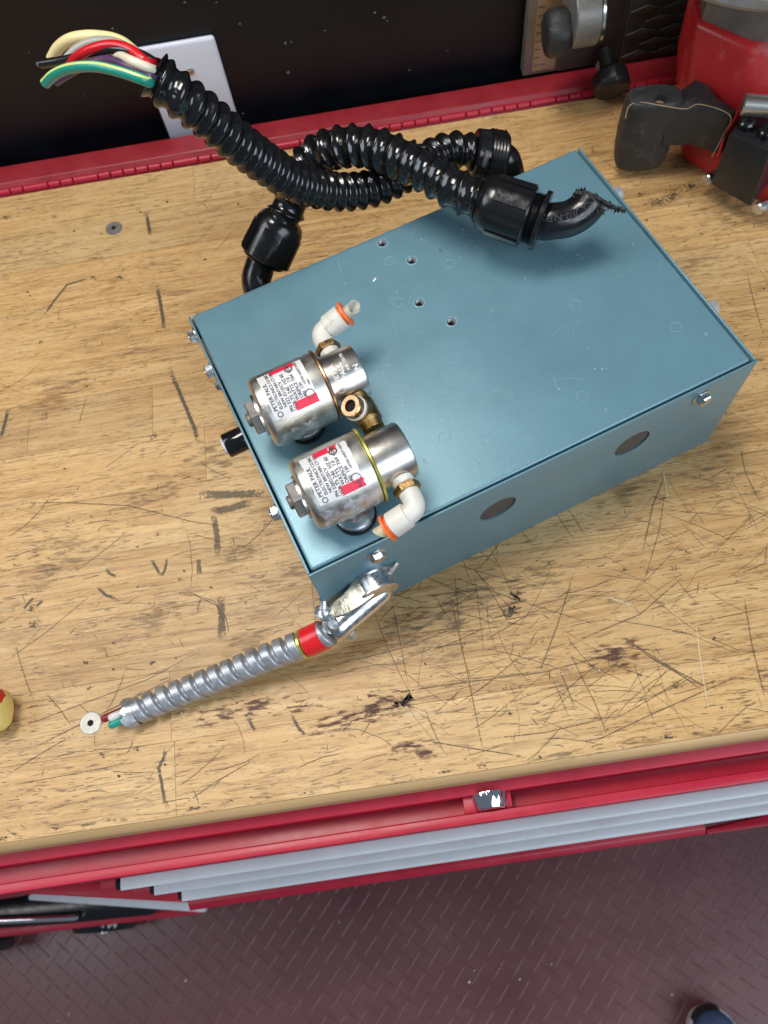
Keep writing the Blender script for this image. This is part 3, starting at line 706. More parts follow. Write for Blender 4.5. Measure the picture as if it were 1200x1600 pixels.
def valve(label, loc, ringmat, worn, bodytext, lines):
    e = empty('solenoid_valve', label, 'solenoid valve', boxpt(*loc), TH, 'solenoid valves on the control box lid')
    prof = [(.0100, -.0402), (.0172, -.0402), (.0196, -.0397), (.0210, -.0384), (.0216, -.0360), (CR, -.0012), (.0212, -.0002), (.018, 0)]
    coil = MB().lathe(prof, (0, 0, VH), (1, 0, 0), 56).build('coil', 'coil_zinc', e, smooth=35)
    MB().lathe([(.0205, .0001), (.0224, .0003), (.0226, .0012), (.0222, .0019), (.015, .0020)], (0, 0, VH), (1, 0, 0), 56).build('end_ring', ringmat, e, smooth=35)
    MB().lathe([(.0158, .0021), (.0166, .0026), (.0166, .0222), (.0162, .0234), (.0150, .0240), (.0, .0240)], (0, 0, VH), (1, 0, 0), 56, True, False).build('valve_body', 'steel_body', e, smooth=30)
    MB().lathe([(.0130, -.0418), (.0130, -.0403)], (0, 0, VH), (1, 0, 0), 30).build('washer', 'zinc', e)
    MB().lathe([(.0098, -.0470), (.0112, -.0462), (.0112, -.0419)], (0, 0, VH), (1, 0, 0), 24, True, True, hexf).build('nut', 'grey_nut', e, smooth=25)
    MB().lathe([(.0034, -.0492), (.0042, -.0484), (.0042, -.0465)], (0, 0, VH), (1, 0, 0), 18).build('stud', 'grey_nut', e)
    # label
    P0 = R(50); lx, ly, xr = .0305, .0270, -.0072
    rd = random.Random(len(label))
    lab = cyl(e, 'paper_label', 'paper', *grid(0, lx, 0, ly, 16, .0004 if worn else .0, rd), CR + .00012, xr, P0, CR)
    def put(name, mat, V, F, dz=.00022): return cyl(lab, name, mat, V, F, CR + dz, xr, P0, CR)
    TV, TF = [], []
    for i, (txt, size, x0, yl) in enumerate(lines):
        V, F = text_mesh(txt, size); b = len(TV)
        wmax = max(v[0] for v in V); k = min(1, (lx - .0008 - x0) / wmax)
        TV += [(x0 + v[0] * k, yl + v[1]) for v in V]; TF += [tuple(b + q for q in f) for f in F]
    put('print', 'ink', TV, TF, .00030)
    put('red_block', 'red_ink', *grid(0.0, .0052, .0002, .0138, 6, .0004 if worn else 0, rd))
    put('red_block', 'red_ink', *(grid(.0268, lx, .0045, .0200, 4, .0008, rd) if not worn else grid(.0262, lx, .0055, .0095, 4, .0006, rd)))
    if worn: put('red_block', 'red_ink', *grid(.0262, lx + .0004, .0098, .0195, 4, .0010, rd))
    RV, RF = ring2(.0060, .0036, .0027, .0004); V2, F2 = ring2(.0256, .0085, .0025, .0007); b = len(RV)
    RV += V2; RF += [tuple(q + b for q in f) for f in F2]
    V2, F2 = ring2(.0022, .0235, .0018, .0005, 6); b = len(RV); RV += V2; RF += [tuple(q + b for q in f) for f in F2]
    put('seal', 'ink', RV, RF, .00032)
    # transparent tape film peeling low on the coil
    V = []; F = []; n = 18
    ph0, ph1 = (R(72), R(112)) if not worn else (R(58), R(112))
    xx0, xx1 = (-.036, -.012) if not worn else (-.036, -.004)
    for i in range(n + 1):
        for j in range(9):
            a = ph0 + (ph1 - ph0) * j / 8 + rd.uniform(-.02, .02); r = CR + .0002 + rd.uniform(0, .0007) * (1 if not worn else .8)
            x = xx0 + (xx1 - xx0) * i / n + (rd.uniform(-.0012, .0012))
            if j == 0: a += rd.uniform(-.06, .12)
            V.append((x, -r * math.sin(a), VH + r * math.cos(a)))
    for i in range(n):
        for j in range(8): F.append((i * 9 + j, i * 9 + j + 9, i * 9 + j + 10, i * 9 + j + 1))
    MB().add(V, F).build('tape_film', 'peel', e, smooth=30)
    if bodytext:
        TV, TF = [], []
        for txt, size, x0, yl in bodytext:
            V, F = text_mesh(txt, size); b = len(TV); TV += [(x0 + v[0], yl + v[1]) for v in V]; TF += [tuple(b + q for q in f) for f in F]
        V2, F2 = ring2(.0026, .0165, .0024, .0004, 8); b = len(TV); TV += V2; TF += [tuple(q + b for q in f) for f in F2]
        cyl(e, 'stamped_text', 'stamp', TV, TF, .0166 + .00015, .0235, R(62), .0166)
    return e
def peel():
    m = bpy.data.materials.new('peel'); nt, N, L = nodes_of(m); b = N['Principled BSDF']
    b.inputs['Base Color'].default_value = (.62, .63, .66, 1); b.inputs['Roughness'].default_value = .18
    tc = N.new('ShaderNodeTexCoord'); n = N.new('ShaderNodeTexNoise'); n.inputs['Scale'].default_value = 140; n.inputs['Detail'].default_value = 6
    L.new(tc.outputs['Object'], n.inputs['Vector'])
    r = N.new('ShaderNodeMapRange'); r.inputs[1].default_value = .42; r.inputs[2].default_value = .62; r.inputs[3].default_value = .06; r.inputs[4].default_value = .62
    L.new(n.outputs[0], r.inputs[0]); L.new(r.outputs[0], b.inputs['Alpha'])
    MT['peel'] = m
peel()
LN1 = [('PETER PAUL', .0033, .0046, .0236), ('ELECTRONICS CO INC', .0027, .0046, .0208), ('NEW BRITAIN CT USA', .0025, .0046, .0182), ('PN 322 021JSCV', .0027, .0010, .0156),
       ('VOLTS 240  HZ 60', .0029, .0010, .0128), ('WATTS  7.0', .0028, .0056, .0103), ('ORIFICE 7/64  CDTR', .0028, .0056, .0078), ('PSI  130', .0026, .0056, .0054), ('LISTED SAFETY VALVE', .0018, .0120, .0032), ('100H', .0016, .0105, .0010)]
LN2 = [('PETER PAUL', .0033, .0046, .0236), ('ELECTRONICS CO INC', .0027, .0046, .0208), ('NEW BRITAIN CT USA', .0025, .0046, .0182), ('PN 22J021JSCV', .0027, .0010, .0156),
       ('VOLTS 240  HZ 60', .0029, .0010, .0128), ('WATTS  7.0', .0028, .0056, .0103), ('ORIFICE 7/64  CDTR', .0028, .0056, .0078), ('PSI  130', .0026, .0056, .0054), ('LISTED SAFETY VALVE', .0018, .0120, .0032), ('RO', .0029, .0005, .0020)]
v1 = valve('silver solenoid valve at the box middle, copper ring, elbow pointing up from it', (.0556, .0920, BH), 'copper', False,
           [('PETER', .0042, .0070, .0150), ('PAUL', .0042, .0075, .0105), ('AIR 150 PSI', .0026, .0110, .0072), ('IN', .0046, .0080, .0020)], LN1)
v2 = valve('silver solenoid valve nearest the box corner, yellow ring and torn label', (.0566, .0322, BH), 'yellow_zinc', True, None, LN2)
# fittings, in valve coordinates (x along the valve, y towards the wall, z up from the lid)
def elbow(v, sy, tilt, tubemat, tl):
    px = .0130
    y0 = sy * .0162
    A = Vector((px, y0, VH)); B = A + Vector((0, sy, 0)) * .0195
    d = Vector((math.cos(tilt), 0, math.sin(tilt))) * (1 if sy > 0 else -1)
    MB().lathe([(.0062, 0)] + [(.0060 + .0004 * (i % 2), .0006 + .0006 * i) for i in range(6)] + [(.0058, .0046)], A, (0, sy, 0), 24).build('threaded_nipple', 'thread_tape', v)
    MB().lathe([(.0072, .0044), (.0080, .0050), (.0080, .0082), (.0072, .0088)], A, (0, sy, 0), 24, True, True, hexf).build('brass_nut', 'brass', v, smooth=25)
    path, _ = spline([A + Vector((0, sy * .0085, 0)), A + Vector((0, sy * .0140, 0)), A + Vector((0, sy * .0178, 0)) + d * .0010, B + d * .0042, B + d * .0085], .0011)
    eb = MB().tube(path, .0060, 20).build('elbow', 'white_plastic', v, smooth=50)
    MB().lathe([(.0060, .0062), (.0072, .0066), (.0074, .0078), (.0076, .0172), (.0070, .0178)], B, d, 28).build('socket', 'white_plastic', eb, smooth=30)
    MB().lathe([(.0058, .0178), (.0058, .0192), (.0082, .0194), (.0082, .0208), (.0058, .0210)], B, d, 28).build('release_collar', 'orange', eb, smooth=30)
    # cut tube end, slanting
    tb = MB(); n = 20; u = d.cross(Vector((0, 1, 0))).normalized(); w = d.cross(u)
    for h, r in ((.019, .0040), (None, .0040), (None, .0028), (.022, .0028)):
        for i in range(n):
            a = 2 * math.pi * i / n
            hh = h if h is not None else .0208 + tl * (.65 + .35 * math.cos(a + 2.4))
            tb.v.append(tuple(B + d * hh + (u * math.cos(a) + w * math.sin(a)) * r))
    for k in range(3):
        for i in range(n): tb.f.append((k * n + i, k * n + (i + 1) % n, (k + 1) * n + (i + 1) % n, (k + 1) * n + i))
    tb.build('tube_stub', tubemat, eb, smooth=50)
elbow(v1, 1, R(22), 'clear_tube', .0095)
elbow(v2, -1, R(22), 'old_tube', .0070)
# brass tee between the two valves, screwed into the first
tc_ = Vector((.0140, -.0280, VH))
tee = MB().lathe([(.0060, .0165)] + [(.0066 - .0005 * (i % 2), .0170 + .0007 * i) for i in range(6)] + [(.0075, .0213), (.0078, .0222), (.0078, .0345), (.0072, .0355)] +
                 [(.0066 - .0005 * (i % 2), .0362 + .0007 * i) for i in range(8)], (.0140, 0, VH), (0, -1, 0), 26).build('brass_tee', 'brass', v1, smooth=30)
dB = Vector((-.48, .02, .88)).normalized()
MB().lathe([(.0074, .001), (.0074, .0085), (.0066, .0092)], tc_, dB, 26).build('branch', 'brass', tee, smooth=30)
MB().lathe([(.0070, .0090), (.0072, .0096), (.0072, .0108), (.0066, .0112)], tc_, dB, 26).build('seal_tape', 'thread_tape', tee, smooth=30)
MB().lathe([(.0064, .0110), (.0068, .0116), (.0066, .0150), (.0060, .0158), (.0036, .0158), (.0034, .0120)], tc_, dB, 26, True, True).build('open_nipple', 'copper', tee, smooth=30)
MB().lathe([(.00345, .0121), (.00345, .0135)], tc_, dB, 20).build('bore', 'dark_hole', tee)
# conduit coupling that carries each valve on the lid
for v, cx_, cy_ in ((v1, -.018, .0), (v2, -.0165, -.0100)):
    MB().lathe([(.0128, -.0004), (.0128, .0016), (.0118, .0020)], (cx_, cy_, 0), (0, 0, 1), 30).build('gasket', 'black_nylon', v)
    MB().lathe([(.0112, .0018), (.0118, .0022), (.0118, .0060), (.0108, .0066), (.0108, .0150)], (cx_, cy_, 0), (0, 0, 1), 30).build('coupling', 'zinc', v, smooth=30)

# ================================================================== STEEL FLEX CONDUIT AND CONNECTOR
fx = empty('flexible_metal_conduit', 'short grey steel flexible conduit with red tape, plugged into the box front', 'conduit', (-0.0795, -0.0240, 0.0000))
o0 = Vector(fx.location)
def rel(p): return Vector(p) - o0
fpts = [(0.0010, -0.0157, 0.0400), (-0.0127, -0.0187, 0.0350), (-0.0376, -0.0221, 0.0280), (-0.0748, -0.0283, 0.0180), (-0.1121, -0.0350, 0.0105), (-0.1412, -0.0419, 0.0088)]
path, ln = spline([rel(p) for p in fpts], .00045)
N_ = len(path); PIT = .0098; FR = .0093
# cut to the ribbed length
def rib(k, a):
    s = (ln * k / (N_ - 1) - PIT * a / (2 * math.pi)) / PIT; q = s - math.floor(s)
    return FR * (.66 if q < .14 else (.66 + .34 * math.sin(min(1, (q - .14) / .14) * math.pi / 2)) if q < .28 else 1.0 if q < .82 else 1.0 - .34 * (1 - math.cos(min(1, (q - .82) / .18) * math.pi / 2)))
sleeve = MB().tube(path, None, 30, True, rib).build('conduit_sleeve', 'flex_steel', fx, smooth=60)
tp = [p for p in path[int(N_ * .035):int(N_ * .125)]]
MB().tube(tp, FR * 1.06, 28).build('red_tape', 'tape_red', fx, smooth=60)
tp = [p for p in path[int(N_ * .130):int(N_ * .146)]]
MB().tube(tp, FR * 1.03, 28).build('brass_band', 'yellow_zinc', fx, smooth=60)
# torn end of the sleeve
T, U, W = frames(path); e0 = path[-1]; ax = T[-1]; mb = MB(); rt = random.Random(5); n = 26
for k, (h, r) in enumerate(((-.004, 1.01), (-.001, 1.06), (.0012, 1.12))):
    for i in range(n):
        a = 2 * math.pi * i / n; j = rt.uniform(-.0004, .0004) * (k > 0) + (.0035 * (rt.random() ** 2) if k == 2 else 0)
        mb.v.append(tuple(e0 + ax * (h + j) + (U[-1] * math.cos(a) + W[-1] * math.sin(a)) * FR * (r + rt.uniform(-.05, .08) * (k > 0))))
for k in range(2):
    for i in range(n): mb.f.append((k * n + i, k * n + (i + 1) % n, (k + 1) * n + (i + 1) % n, (k + 1) * n + i))
mb.build('torn_end', 'flex_steel', fx, smooth=30)
MB().lathe([(FR * .82, -.002), (FR * .82, .0002)], e0, ax, 24).build('sleeve_mouth', 'dark_hole', fx)
for nm, mt, q, l in (('red_wire', 'wire_darkred', (.0022, .0030), .0190), ('white_wire', 'wire_pale', (.0040, .0012), .0135), ('green_wire', 'wire_green', (.0024, -.0030), .0150), ('black_wire', 'wire_black', (-.0012, .0), .0140)):
    a = e0 + U[-1] * q[0] + W[-1] * q[1]
    wp_, _ = spline([a - ax * .001, a + ax * l * .5 + U[-1] * .0004, a + ax * l], .001)
    MB().tube(wp_, [.0027] * (len(wp_) - 1) + [.0020], 14).build(nm, mt, fx, smooth=60)
# angle connector
cn = empty('angle_connector', 'shiny zinc angle connector clamped to the front of the blue box', 'conduit connector', boxpt(.0345, 0, 0), TH)
MB().lathe([(.0150, 0), (.0150, .0018), (.0128, .0024), (.0120, .0110), (.0136, .0118), (.0136, .0132), (.0118, .0138)], (.0, 0, .0560), (0, -1, 0), 36).build('threaded_stub', 'zinc', cn, smooth=30)
c0 = Vector((0.0025, -.012, .0545)); end = Vector((0.0024, -0.0157, 0.0410)); 
Mi = Matrix.Translation(Vector(boxpt(.0345, 0, 0))) @ Matrix.Rotation(TH, 4, 'Z'); end = Mi.inverted() @ end
Q0 = Mi.inverted() @ Vector((0.0357, 0.0041, 0.0490)); dq = end - Q0; lq = dq.length
MB().lathe([(.0015, -.0106), (.0052, -.0094), (.0084, -.0068), (.0102, -.0032), (.0107, .0), (.0104, lq * .35), (.0098, lq * .75), (.0102, lq * .80), (.0102, lq * .97), (.0092, lq)], Q0, dq, 34).build('elbow_body', 'bright_zinc', cn, smooth=50)
def M2L(p): return Mi.inverted() @ Vector(p)
# flat clamp strap and its screws
sp = [M2L(p) for p in ((0.0334, 0.0058, 0.0660), (0.0252, -0.0009, 0.0650), (0.0143, -0.0053, 0.0590), (0.0025, -0.0069, 0.0520))]
pa, _ = spline(sp, .002); T, U, W = frames(pa); mb = MB()
for k in range(len(pa)):
    t_ = k / (len(pa) - 1); hw = .0085 - .0045 * t_
    side = T[k].cross(Vector((0, 0, 1))).normalized(); up = side.cross(T[k])
    for sgn, th in ((-1, 0), (1, 0), (1, -.0014), (-1, -.0014)):
        mb.v.append(tuple(pa[k] + side * sgn * hw + up * th))
for k in range(len(pa) - 1):
    for i in range(4): mb.f.append((k * 4 + i, k * 4 + (i + 1) % 4, k * 4 + 4 + (i + 1) % 4, k * 4 + 4 + i))
mb.f += [(3, 2, 1, 0), tuple(len(mb.v) - 4 + i for i in range(4))]
mb.build('clamp_strap', 'strap', cn, smooth=30) if 'strap' in MT else mb.build('clamp_strap', 'zinc', cn, smooth=30)
for q, ax in (((-0.0001, -0.0066, 0.0510), (.3, .25, .9)), ((0.0042, -0.0139, 0.0490), (.1, -.35, .93))):
    p = M2L(q)
    s_ = MB().lathe([(.0062, 0), (.0062, .0012), (.0040, .0016), (.0042, .0035), (.0030, .0048)], p, ax, 22).build('clamp_screw', 'zinc', cn, smooth=30)
    MB().lathe([(.0017, -.012), (.0017, 0)], p, ax, 12).build('screw_shank', 'zinc', s_)
p = M2L((0.0003, -0.0033, 0.0540)); MB().lathe([(.0022, -.004)] + [(.0022 + .0003 * (i % 2), .0006 * i) for i in range(12)], p, (.35, .45, .82), 14).build('screw_tip', 'zinc', cn)
p = M2L((0.0134, -0.0168, 0.0300)); MB().lathe([(.0042, 0), (.0042, .003), (.003, .004)], p, (.5, -.6, .5), 18, True, True, hexf).build('side_screw', 'zinc', cn)
mb = MB(); a = M2L((0.0442, 0.0086, 0.0600)); mb.lathe([(.0012, 0), (.0016, .010)], a, (.75, .35, .3), 8); mb.build('bent_tab', 'zinc', cn)
p = M2L((0.0419, 0.0098, 0.0590)); MB().box(-.002, .002, -.0016, .0016, -.001, .0012, Matrix.Translation(p)).build('slot', 'dark_hole', cn, smooth=0)

# ================================================================== BLACK CORRUGATED CONDUITS
CRD = .0130
def corrugated(name, pts, pitch, sharp, parent, CRD=.0130):
    path, ln = spline(pts, .00065); n = len(path)
    def f(k, a):
        s = (ln * k / (n - 1)) / pitch - a / (2 * math.pi); q = abs((s - math.floor(s)) - .5) * 2   # 0 ridge top .. 1 valley
        return CRD * (1 - (.20 * (1 - (1 - q) ** 2.6) if sharp else .22 * (.5 - .5 * math.cos(q * math.pi)) ** .9))
    return MB().tube(path, None, 36, True, f).build(name, 'black_vinyl', parent, smooth=80), path
def nut(parent, p0, ax, grips=8, L_=.033, r=.0182, threads=3, flange=True):
    """domed compression nut with raised grip panels, then thread and flange"""
    ax = Vector(ax).normalized(); p0 = Vector(p0)
    prof = [(.0118, -.0005), (.0135, .0), (.0160, .0022), (.0176, .0055), (r, .0095), (r + .0004, L_ - .001), (r - .0003, L_), (.013, L_)]
    nu = MB().lathe(prof, p0, ax, 48).build('compression_nut', 'black_nylon', parent, smooth=35)
    t_ = Vector((0, 0, 1)) if abs(ax.z) < .9 else Vector((1, 0, 0)); u = ax.cross(t_).normalized(); w = ax.cross(u)
    for i in range(grips):
        a = 2 * math.pi * (i + .5) / grips; mb = MB(); hw = .20
        for h in (.0095, L_ - .0012):
            for rr in (r - .001, r + .0016 if h > .01 else r + .0009):
                for s in (-1, -.33, .33, 1):
                    q = a + s * hw; mb.v.append(tuple(p0 + ax * h + (u * math.cos(q) + w * math.sin(q)) * rr))
        for j in range(3): mb.f += [(4 + j, 5 + j, 13 + j, 12 + j), (j, j + 1, 5 + j, 4 + j), (8 + j, 9 + j, 13 + j, 12 + j)]
        mb.f += [(0, 4, 12, 8), (3, 7, 15, 11)]
        mb.build('grip_panel', 'black_nylon', nu, smooth=40)
    pr = [(.0150, L_)] + [(.0150 + .0012 * (i % 2), L_ + .0008 + .0009 * i) for i in range(2 * threads)]
    e_ = L_ + .0008 + .0018 * threads
    pr += [(.0150, e_), (.0115, e_ + .0002)] if not flange else [(.0150, e_), (.0186, e_ + .0002), (.0186, e_ + .0030), (.0182, e_ + .0034), (.0115, e_ + .0036)]
    MB().lathe(pr, p0, ax, 44).build('threaded_collar', 'black_nylon', parent, smooth=30)
    return e_
# conduit with loose wires (ends high at the left)
ca = empty('corrugated_conduit', 'black corrugated conduit with a bundle of coloured wires at its cut end', 'conduit', (0.0893, 0.3936, 0.0000), 0, 'black corrugated conduits')
oA = Vector(ca.location); rA = lambda p: Vector(p) - oA
ptsA = [(-0.0371, 0.2526, 0.2380), (-0.0274, 0.2471, 0.2290), (-0.0176, 0.2461, 0.2160), (-0.0040, 0.2460, 0.1940), (0.0096, 0.2505, 0.1700), (0.0233, 0.2546, 0.1500), (0.0400, 0.2613, 0.1330), (0.0581, 0.2680, 0.1210), (0.0792, 0.2760, 0.1140), (0.1024, 0.2893, 0.1100), (0.1231, 0.3026, 0.1080), (0.1388, 0.3071, 0.1060), (0.1555, 0.3050, 0.1010)]
_, pA = corrugated('conduit_hose', [rA(p) for p in ptsA], .0088, False, ca)
T, U, W = frames(pA)
MB().lathe([(CRD * .82, -.001), (CRD * .98, .0002), (CRD * 1.03, .0012), (CRD * .90, .0016), (CRD * .82, .0012), (CRD * .80, -.012)], pA[0], -T[0], 36, False, True).build('hose_mouth', 'black_vinyl', ca)
MB().lathe([(CRD * .79, .0004), (CRD * .79, .0009)], pA[0], -T[0], 28).build('hose_bore', 'dark_hole', ca)
e_ = pA[-1]; axA = T[-1]
MB().lathe([(.0150, -.0040), (.0165, -.0030), (.0170, .0050), (.0164, .0056)], e_, axA, 40).build('locking_ring', 'black_nylon', ca, smooth=30)
pr = [(.0160, .0054)] + [(.0176 + .0007 * (i % 2), .0060 + .0012 * i) for i in range(10)] + [(.0166, .0190), (.012, .0194)]
MB().lathe(pr, e_, axA, 40).build('ribbed_collar', 'black_nylon', ca, smooth=30)
ce = e_ + axA * .0190
pth, _ = spline([ce - axA * .002, ce + axA * .003 + Vector((0, -.001, -.004)), rA(boxpt(.2665, .226, .060)), rA(boxpt(.2660, .2085, .046))], .0015)
MB().tube(pth, .0110, 24).build('box_elbow', 'black_nylon', ca, smooth=60)
MB().box(-.0002, .0022, -.003, .003, -.005, .005, Matrix.Translation(e_ + axA * .001 + Vector((.0, -.0150, .0090))) @ axA.to_track_quat('X', 'Z').to_matrix().to_4x4()).build('release_tab', 'grey_nut', ca, bevel=.0004)
WR = .0033
def wire(name, mat, pts, r=WR, end=None):
    pa, _ = spline([rA(p) for p in pts], .0016)
    o = MB().tube(pa, [r] * (len(pa)), 16).build(name, mat, ca, smooth=60)
    ax = (pa[-1] - pa[-3]).normalized()
    MB().lathe([(r * .62, -.0005), (r * .62, .0005), (r * .55, .0022 if end else .0008)], pa[-1], ax, 12).build('copper_core', end or 'copper', o)
    return o, pa
wire('cream_wire', 'wire_cream', [(-0.0304, 0.2522, 0.2280), (-0.0367, 0.2689, 0.2320), (-0.0423, 0.2614, 0.2420), (-0.0544, 0.2783, 0.2430), (-0.0699, 0.2899, 0.2410), (-0.0843, 0.2962, 0.2380), (-0.0955, 0.3004, 0.2320), (-0.1040, 0.3031, 0.2240)], 0.0033)
wire('grey_wire', 'wire_grey', [(-0.0304, 0.2522, 0.2280), (-0.0357, 0.2670, 0.2340), (-0.0398, 0.2548, 0.2460), (-0.0524, 0.2685, 0.2480), (-0.0658, 0.2779, 0.2460), (-0.0780, 0.2799, 0.2430), (-0.0876, 0.2797, 0.2380), (-0.0931, 0.2828, 0.2320)], 0.0026)
wire('red_wire', 'wire_red', [(-0.0301, 0.2508, 0.2290), (-0.0347, 0.2632, 0.2370), (-0.0377, 0.2500, 0.2480), (-0.0459, 0.2586, 0.2510), (-0.0564, 0.2653, 0.2510), (-0.0684, 0.2694, 0.2480), (-0.0789, 0.2728, 0.2430), (-0.0873, 0.2770, 0.2360)], 0.0026)
wire('black_wire', 'wire_black', [(-0.0294, 0.2496, 0.2290), (-0.0351, 0.2609, 0.2380), (-0.0359, 0.2552, 0.2450), (-0.0428, 0.2566, 0.2500), (-0.0551, 0.2628, 0.2500), (-0.0719, 0.2717, 0.2440), (-0.0894, 0.2791, 0.2380), (-0.1049, 0.2852, 0.2340)], 0.0024, 'grey_nut')
wire('white_wire', 'wire_white', [(-0.0295, 0.2491, 0.2290), (-0.0356, 0.2532, 0.2400), (-0.0364, 0.2451, 0.2480), (-0.0446, 0.2477, 0.2520), (-0.0567, 0.2646, 0.2460), (-0.0719, 0.2829, 0.2360)], 0.0025)
wire('purple_wire', 'wire_purple', [(-0.0295, 0.2486, 0.2290), (-0.0378, 0.2517, 0.2380), (-0.0375, 0.2431, 0.2460), (-0.0485, 0.2493, 0.2490), (-0.0620, 0.2613, 0.2460), (-0.0768, 0.2671, 0.2410), (-0.0877, 0.2684, 0.2370), (-0.0966, 0.2696, 0.2330)], 0.0024)
g_, gp = wire('green_wire', 'wire_green', [(-0.0292, 0.2462, 0.2300), (-0.0400, 0.2490, 0.2370), (-0.0383, 0.2348, 0.2490), (-0.0504, 0.2394, 0.2530), (-0.0641, 0.2472, 0.2530), (-0.0793, 0.2554, 0.2490), (-0.0915, 0.2613, 0.2430), (-0.1005, 0.2655, 0.2360)], 0.0028)
T, U, W = frames(gp); mb = MB(); n = len(gp)
for k in range(n):
    up = Vector((.1, -.42, .90)); up = (up - T[k] * up.dot(T[k])).normalized(); sd = T[k].cross(up)
    for s in (-.30, -.05, .20):
        mb.v.append(tuple(gp[k] + (up * math.cos(s + .12) + sd * math.sin(s + .12)) * .00290))
for k in range(n - 1):
    for i in range(2): mb.f.append((k * 3 + i, k * 3 + i + 1, k * 3 + 4 + i, k * 3 + 3 + i))
mb.build('yellow_stripe', 'wire_stripe', g_, smooth=60)
# conduit with the snapped elbow (lies across the lid)
cb = empty('corrugated_conduit', 'black corrugated conduit ending in a large nut and snapped elbow over the lid', 'conduit', (0.1059, 0.4280, 0.0000), 0, 'black corrugated conduits')
oB = Vector(cb.location); rB = lambda p: Vector(p) - oB
ptsB = [(0.0057, 0.2773, 0.0960), (0.0113, 0.2816, 0.1010), (0.0183, 0.2872, 0.1080), (0.0265, 0.2952, 0.1180), (0.0357, 0.2970, 0.1280), (0.0483, 0.2914, 0.1380), (0.0621, 0.2850, 0.1440), (0.0766, 0.2770, 0.1470), (0.0905, 0.2651, 0.1480), (0.1043, 0.2527, 0.1470), (0.1137, 0.2437, 0.1460), (0.1266, 0.2306, 0.1440), (0.1404, 0.2218, 0.1410)]
_, pB = corrugated('conduit_hose', [rB(p) for p in ptsB], .0104, True, cb, .0142)
T, U, W = frames(pB)
dN = (rB((0.1702, 0.2041, 0.1370)) - rB((0.1396, 0.2220, 0.1410))).normalized()
eN = nut(cb, rB((0.1396, 0.2220, 0.1410)), dN)
aN = rB((0.1396, 0.2220, 0.1410))
ep = [aN + dN * (eN - .004), aN + dN * (eN + .004), rB((0.1814, 0.1990, 0.1370)), rB((0.1918, 0.1984, 0.1375)), rB((0.2005, 0.2005, 0.1400)), rB((0.2063, 0.2038, 0.1440))]
pe, le = spline(ep, .0012)
MB().tube(pe, .0112, 28).build('snapped_elbow', 'black_nylon', cb, smooth=60)
T, U, W = frames(pe)
# raised rib lines and lettering on the elbow
def onelbow(V, F, name, mat, s0, ang, rr=.0114, flip=True):
    out = []; n = len(pe)
    for x, y in V:
        s = (s0 - x) / le * (n - 1); k = max(0, min(n - 2, int(s))); f = s - k
        c = pe[k].lerp(pe[k + 1], f); tt = T[k]
        up = Vector((.05, -.50, .86)); up = (up - tt * up.dot(tt)).normalized(); sd = tt.cross(up)
        a = ang - y / rr
        out.append(tuple(c + (up * math.cos(a) - sd * math.sin(a) * -1 * -1) * rr))
    return MB().add(out, F).build(name, mat, cb, smooth=60)
V, F = text_mesh('1/2-NPT', .0056); onelbow(V, F, 'embossed_text', 'black_emboss', le * .66, .12)
V, F = ring2(.0, .0022, .0036, .0007, 18); V2, F2 = ring2(-.006, .0022, .0030, .0006, 18); b = len(V); V += V2; F += [tuple(q + b for q in f) for f in F2]
onelbow(V, F, 'embossed_mark', 'black_emboss', le * .74, .12)
# torn plastic at the break
rt = random.Random(9); sh = MB(); q0 = pe[-1]; tt = T[-1]
for k in range(700):
    a = rt.uniform(0, 6.28); r = .0105 * rt.uniform(.2, 1.0)
    p = q0 + (U[-1] * math.cos(a) + W[-1] * math.sin(a)) * r - tt * .001
    pts = [p]; d = (tt * .8 + Vector((rt.uniform(-.6, .9), rt.uniform(-1.1, .3), rt.uniform(-.9, .3)))).normalized()
    for j in range(rt.randint(2, 4)):
        d = (d + Vector((rt.uniform(-.9, .9), rt.uniform(-.9, .9), rt.uniform(-.9, .9))) * .6).normalized(); pts.append(pts[-1] + d * rt.uniform(.0006, .0017))
    sh.tube(pts, [rt.uniform(.00018, .00042)] * (len(pts) - 1) + [.00012], 5)
stuff(sh.build('torn_plastic', 'black_shred', cb, smooth=0))
fl = MB(); a0 = rB((0.1954, 0.2049, 0.1510)); a1 = rB((0.2246, 0.1927, 0.1430)); pf, _ = spline([a0, a0.lerp(a1, .35) + Vector((0, .001, .001)), a0.lerp(a1, .7), a1], .0012)
fl.tube(pf, None, 9, True, lambda k, a: (.0034 - .0024 * k / len(pf)) * (.40 + .60 * abs(math.cos(a))) * rt.uniform(.8, 1.15))
for k in range(220):
    i = rt.randrange(len(pf)); p = pf[i]; pts = [p]; d = Vector((rt.uniform(-.4, 1), rt.uniform(-1, .5), rt.uniform(-.8, .3))).normalized()
    for j in range(rt.randint(2, 3)):
        d = (d + Vector((rt.uniform(-.9, .9), rt.uniform(-.9, .9), rt.uniform(-.9, .9))) * .7).normalized(); pts.append(pts[-1] + d * rt.uniform(.0008, .0019) * (1.25 - .6 * i / len(pf)))
    fl.tube(pts, [rt.uniform(.0002, .0005)] * (len(pts) - 1) + [.00012], 5)
fl.build('split_flap', 'black_shred', cb, smooth=0)
MB().lathe([(.0098, -.0004), (.0095, .0012)], q0, tt, 24).build('break_face', 'black_shred', cb)
# left end: nut, elbow into the back of the box
dL = (rB((-0.0185, 0.2607, 0.0680)) - rB((0.0074, 0.2801, 0.0940))).normalized(); aL = rB((0.0077, 0.2809, 0.0950))
eL = nut(cb, aL, dL, 8, .0330, .0182, 1, False)
cl = aL + dL * eL
pth, _ = spline([cl - dL * .004, cl + dL * .006, cl + dL * .014 + Vector((.001, -.006, -.003)), rB(boxpt(.056, .222, .046)), rB(boxpt(.058, .2085, .044))], .0015)
MB().tube(pth, .0112, 24).build('box_elbow', 'black_nylon', cb, smooth=60)

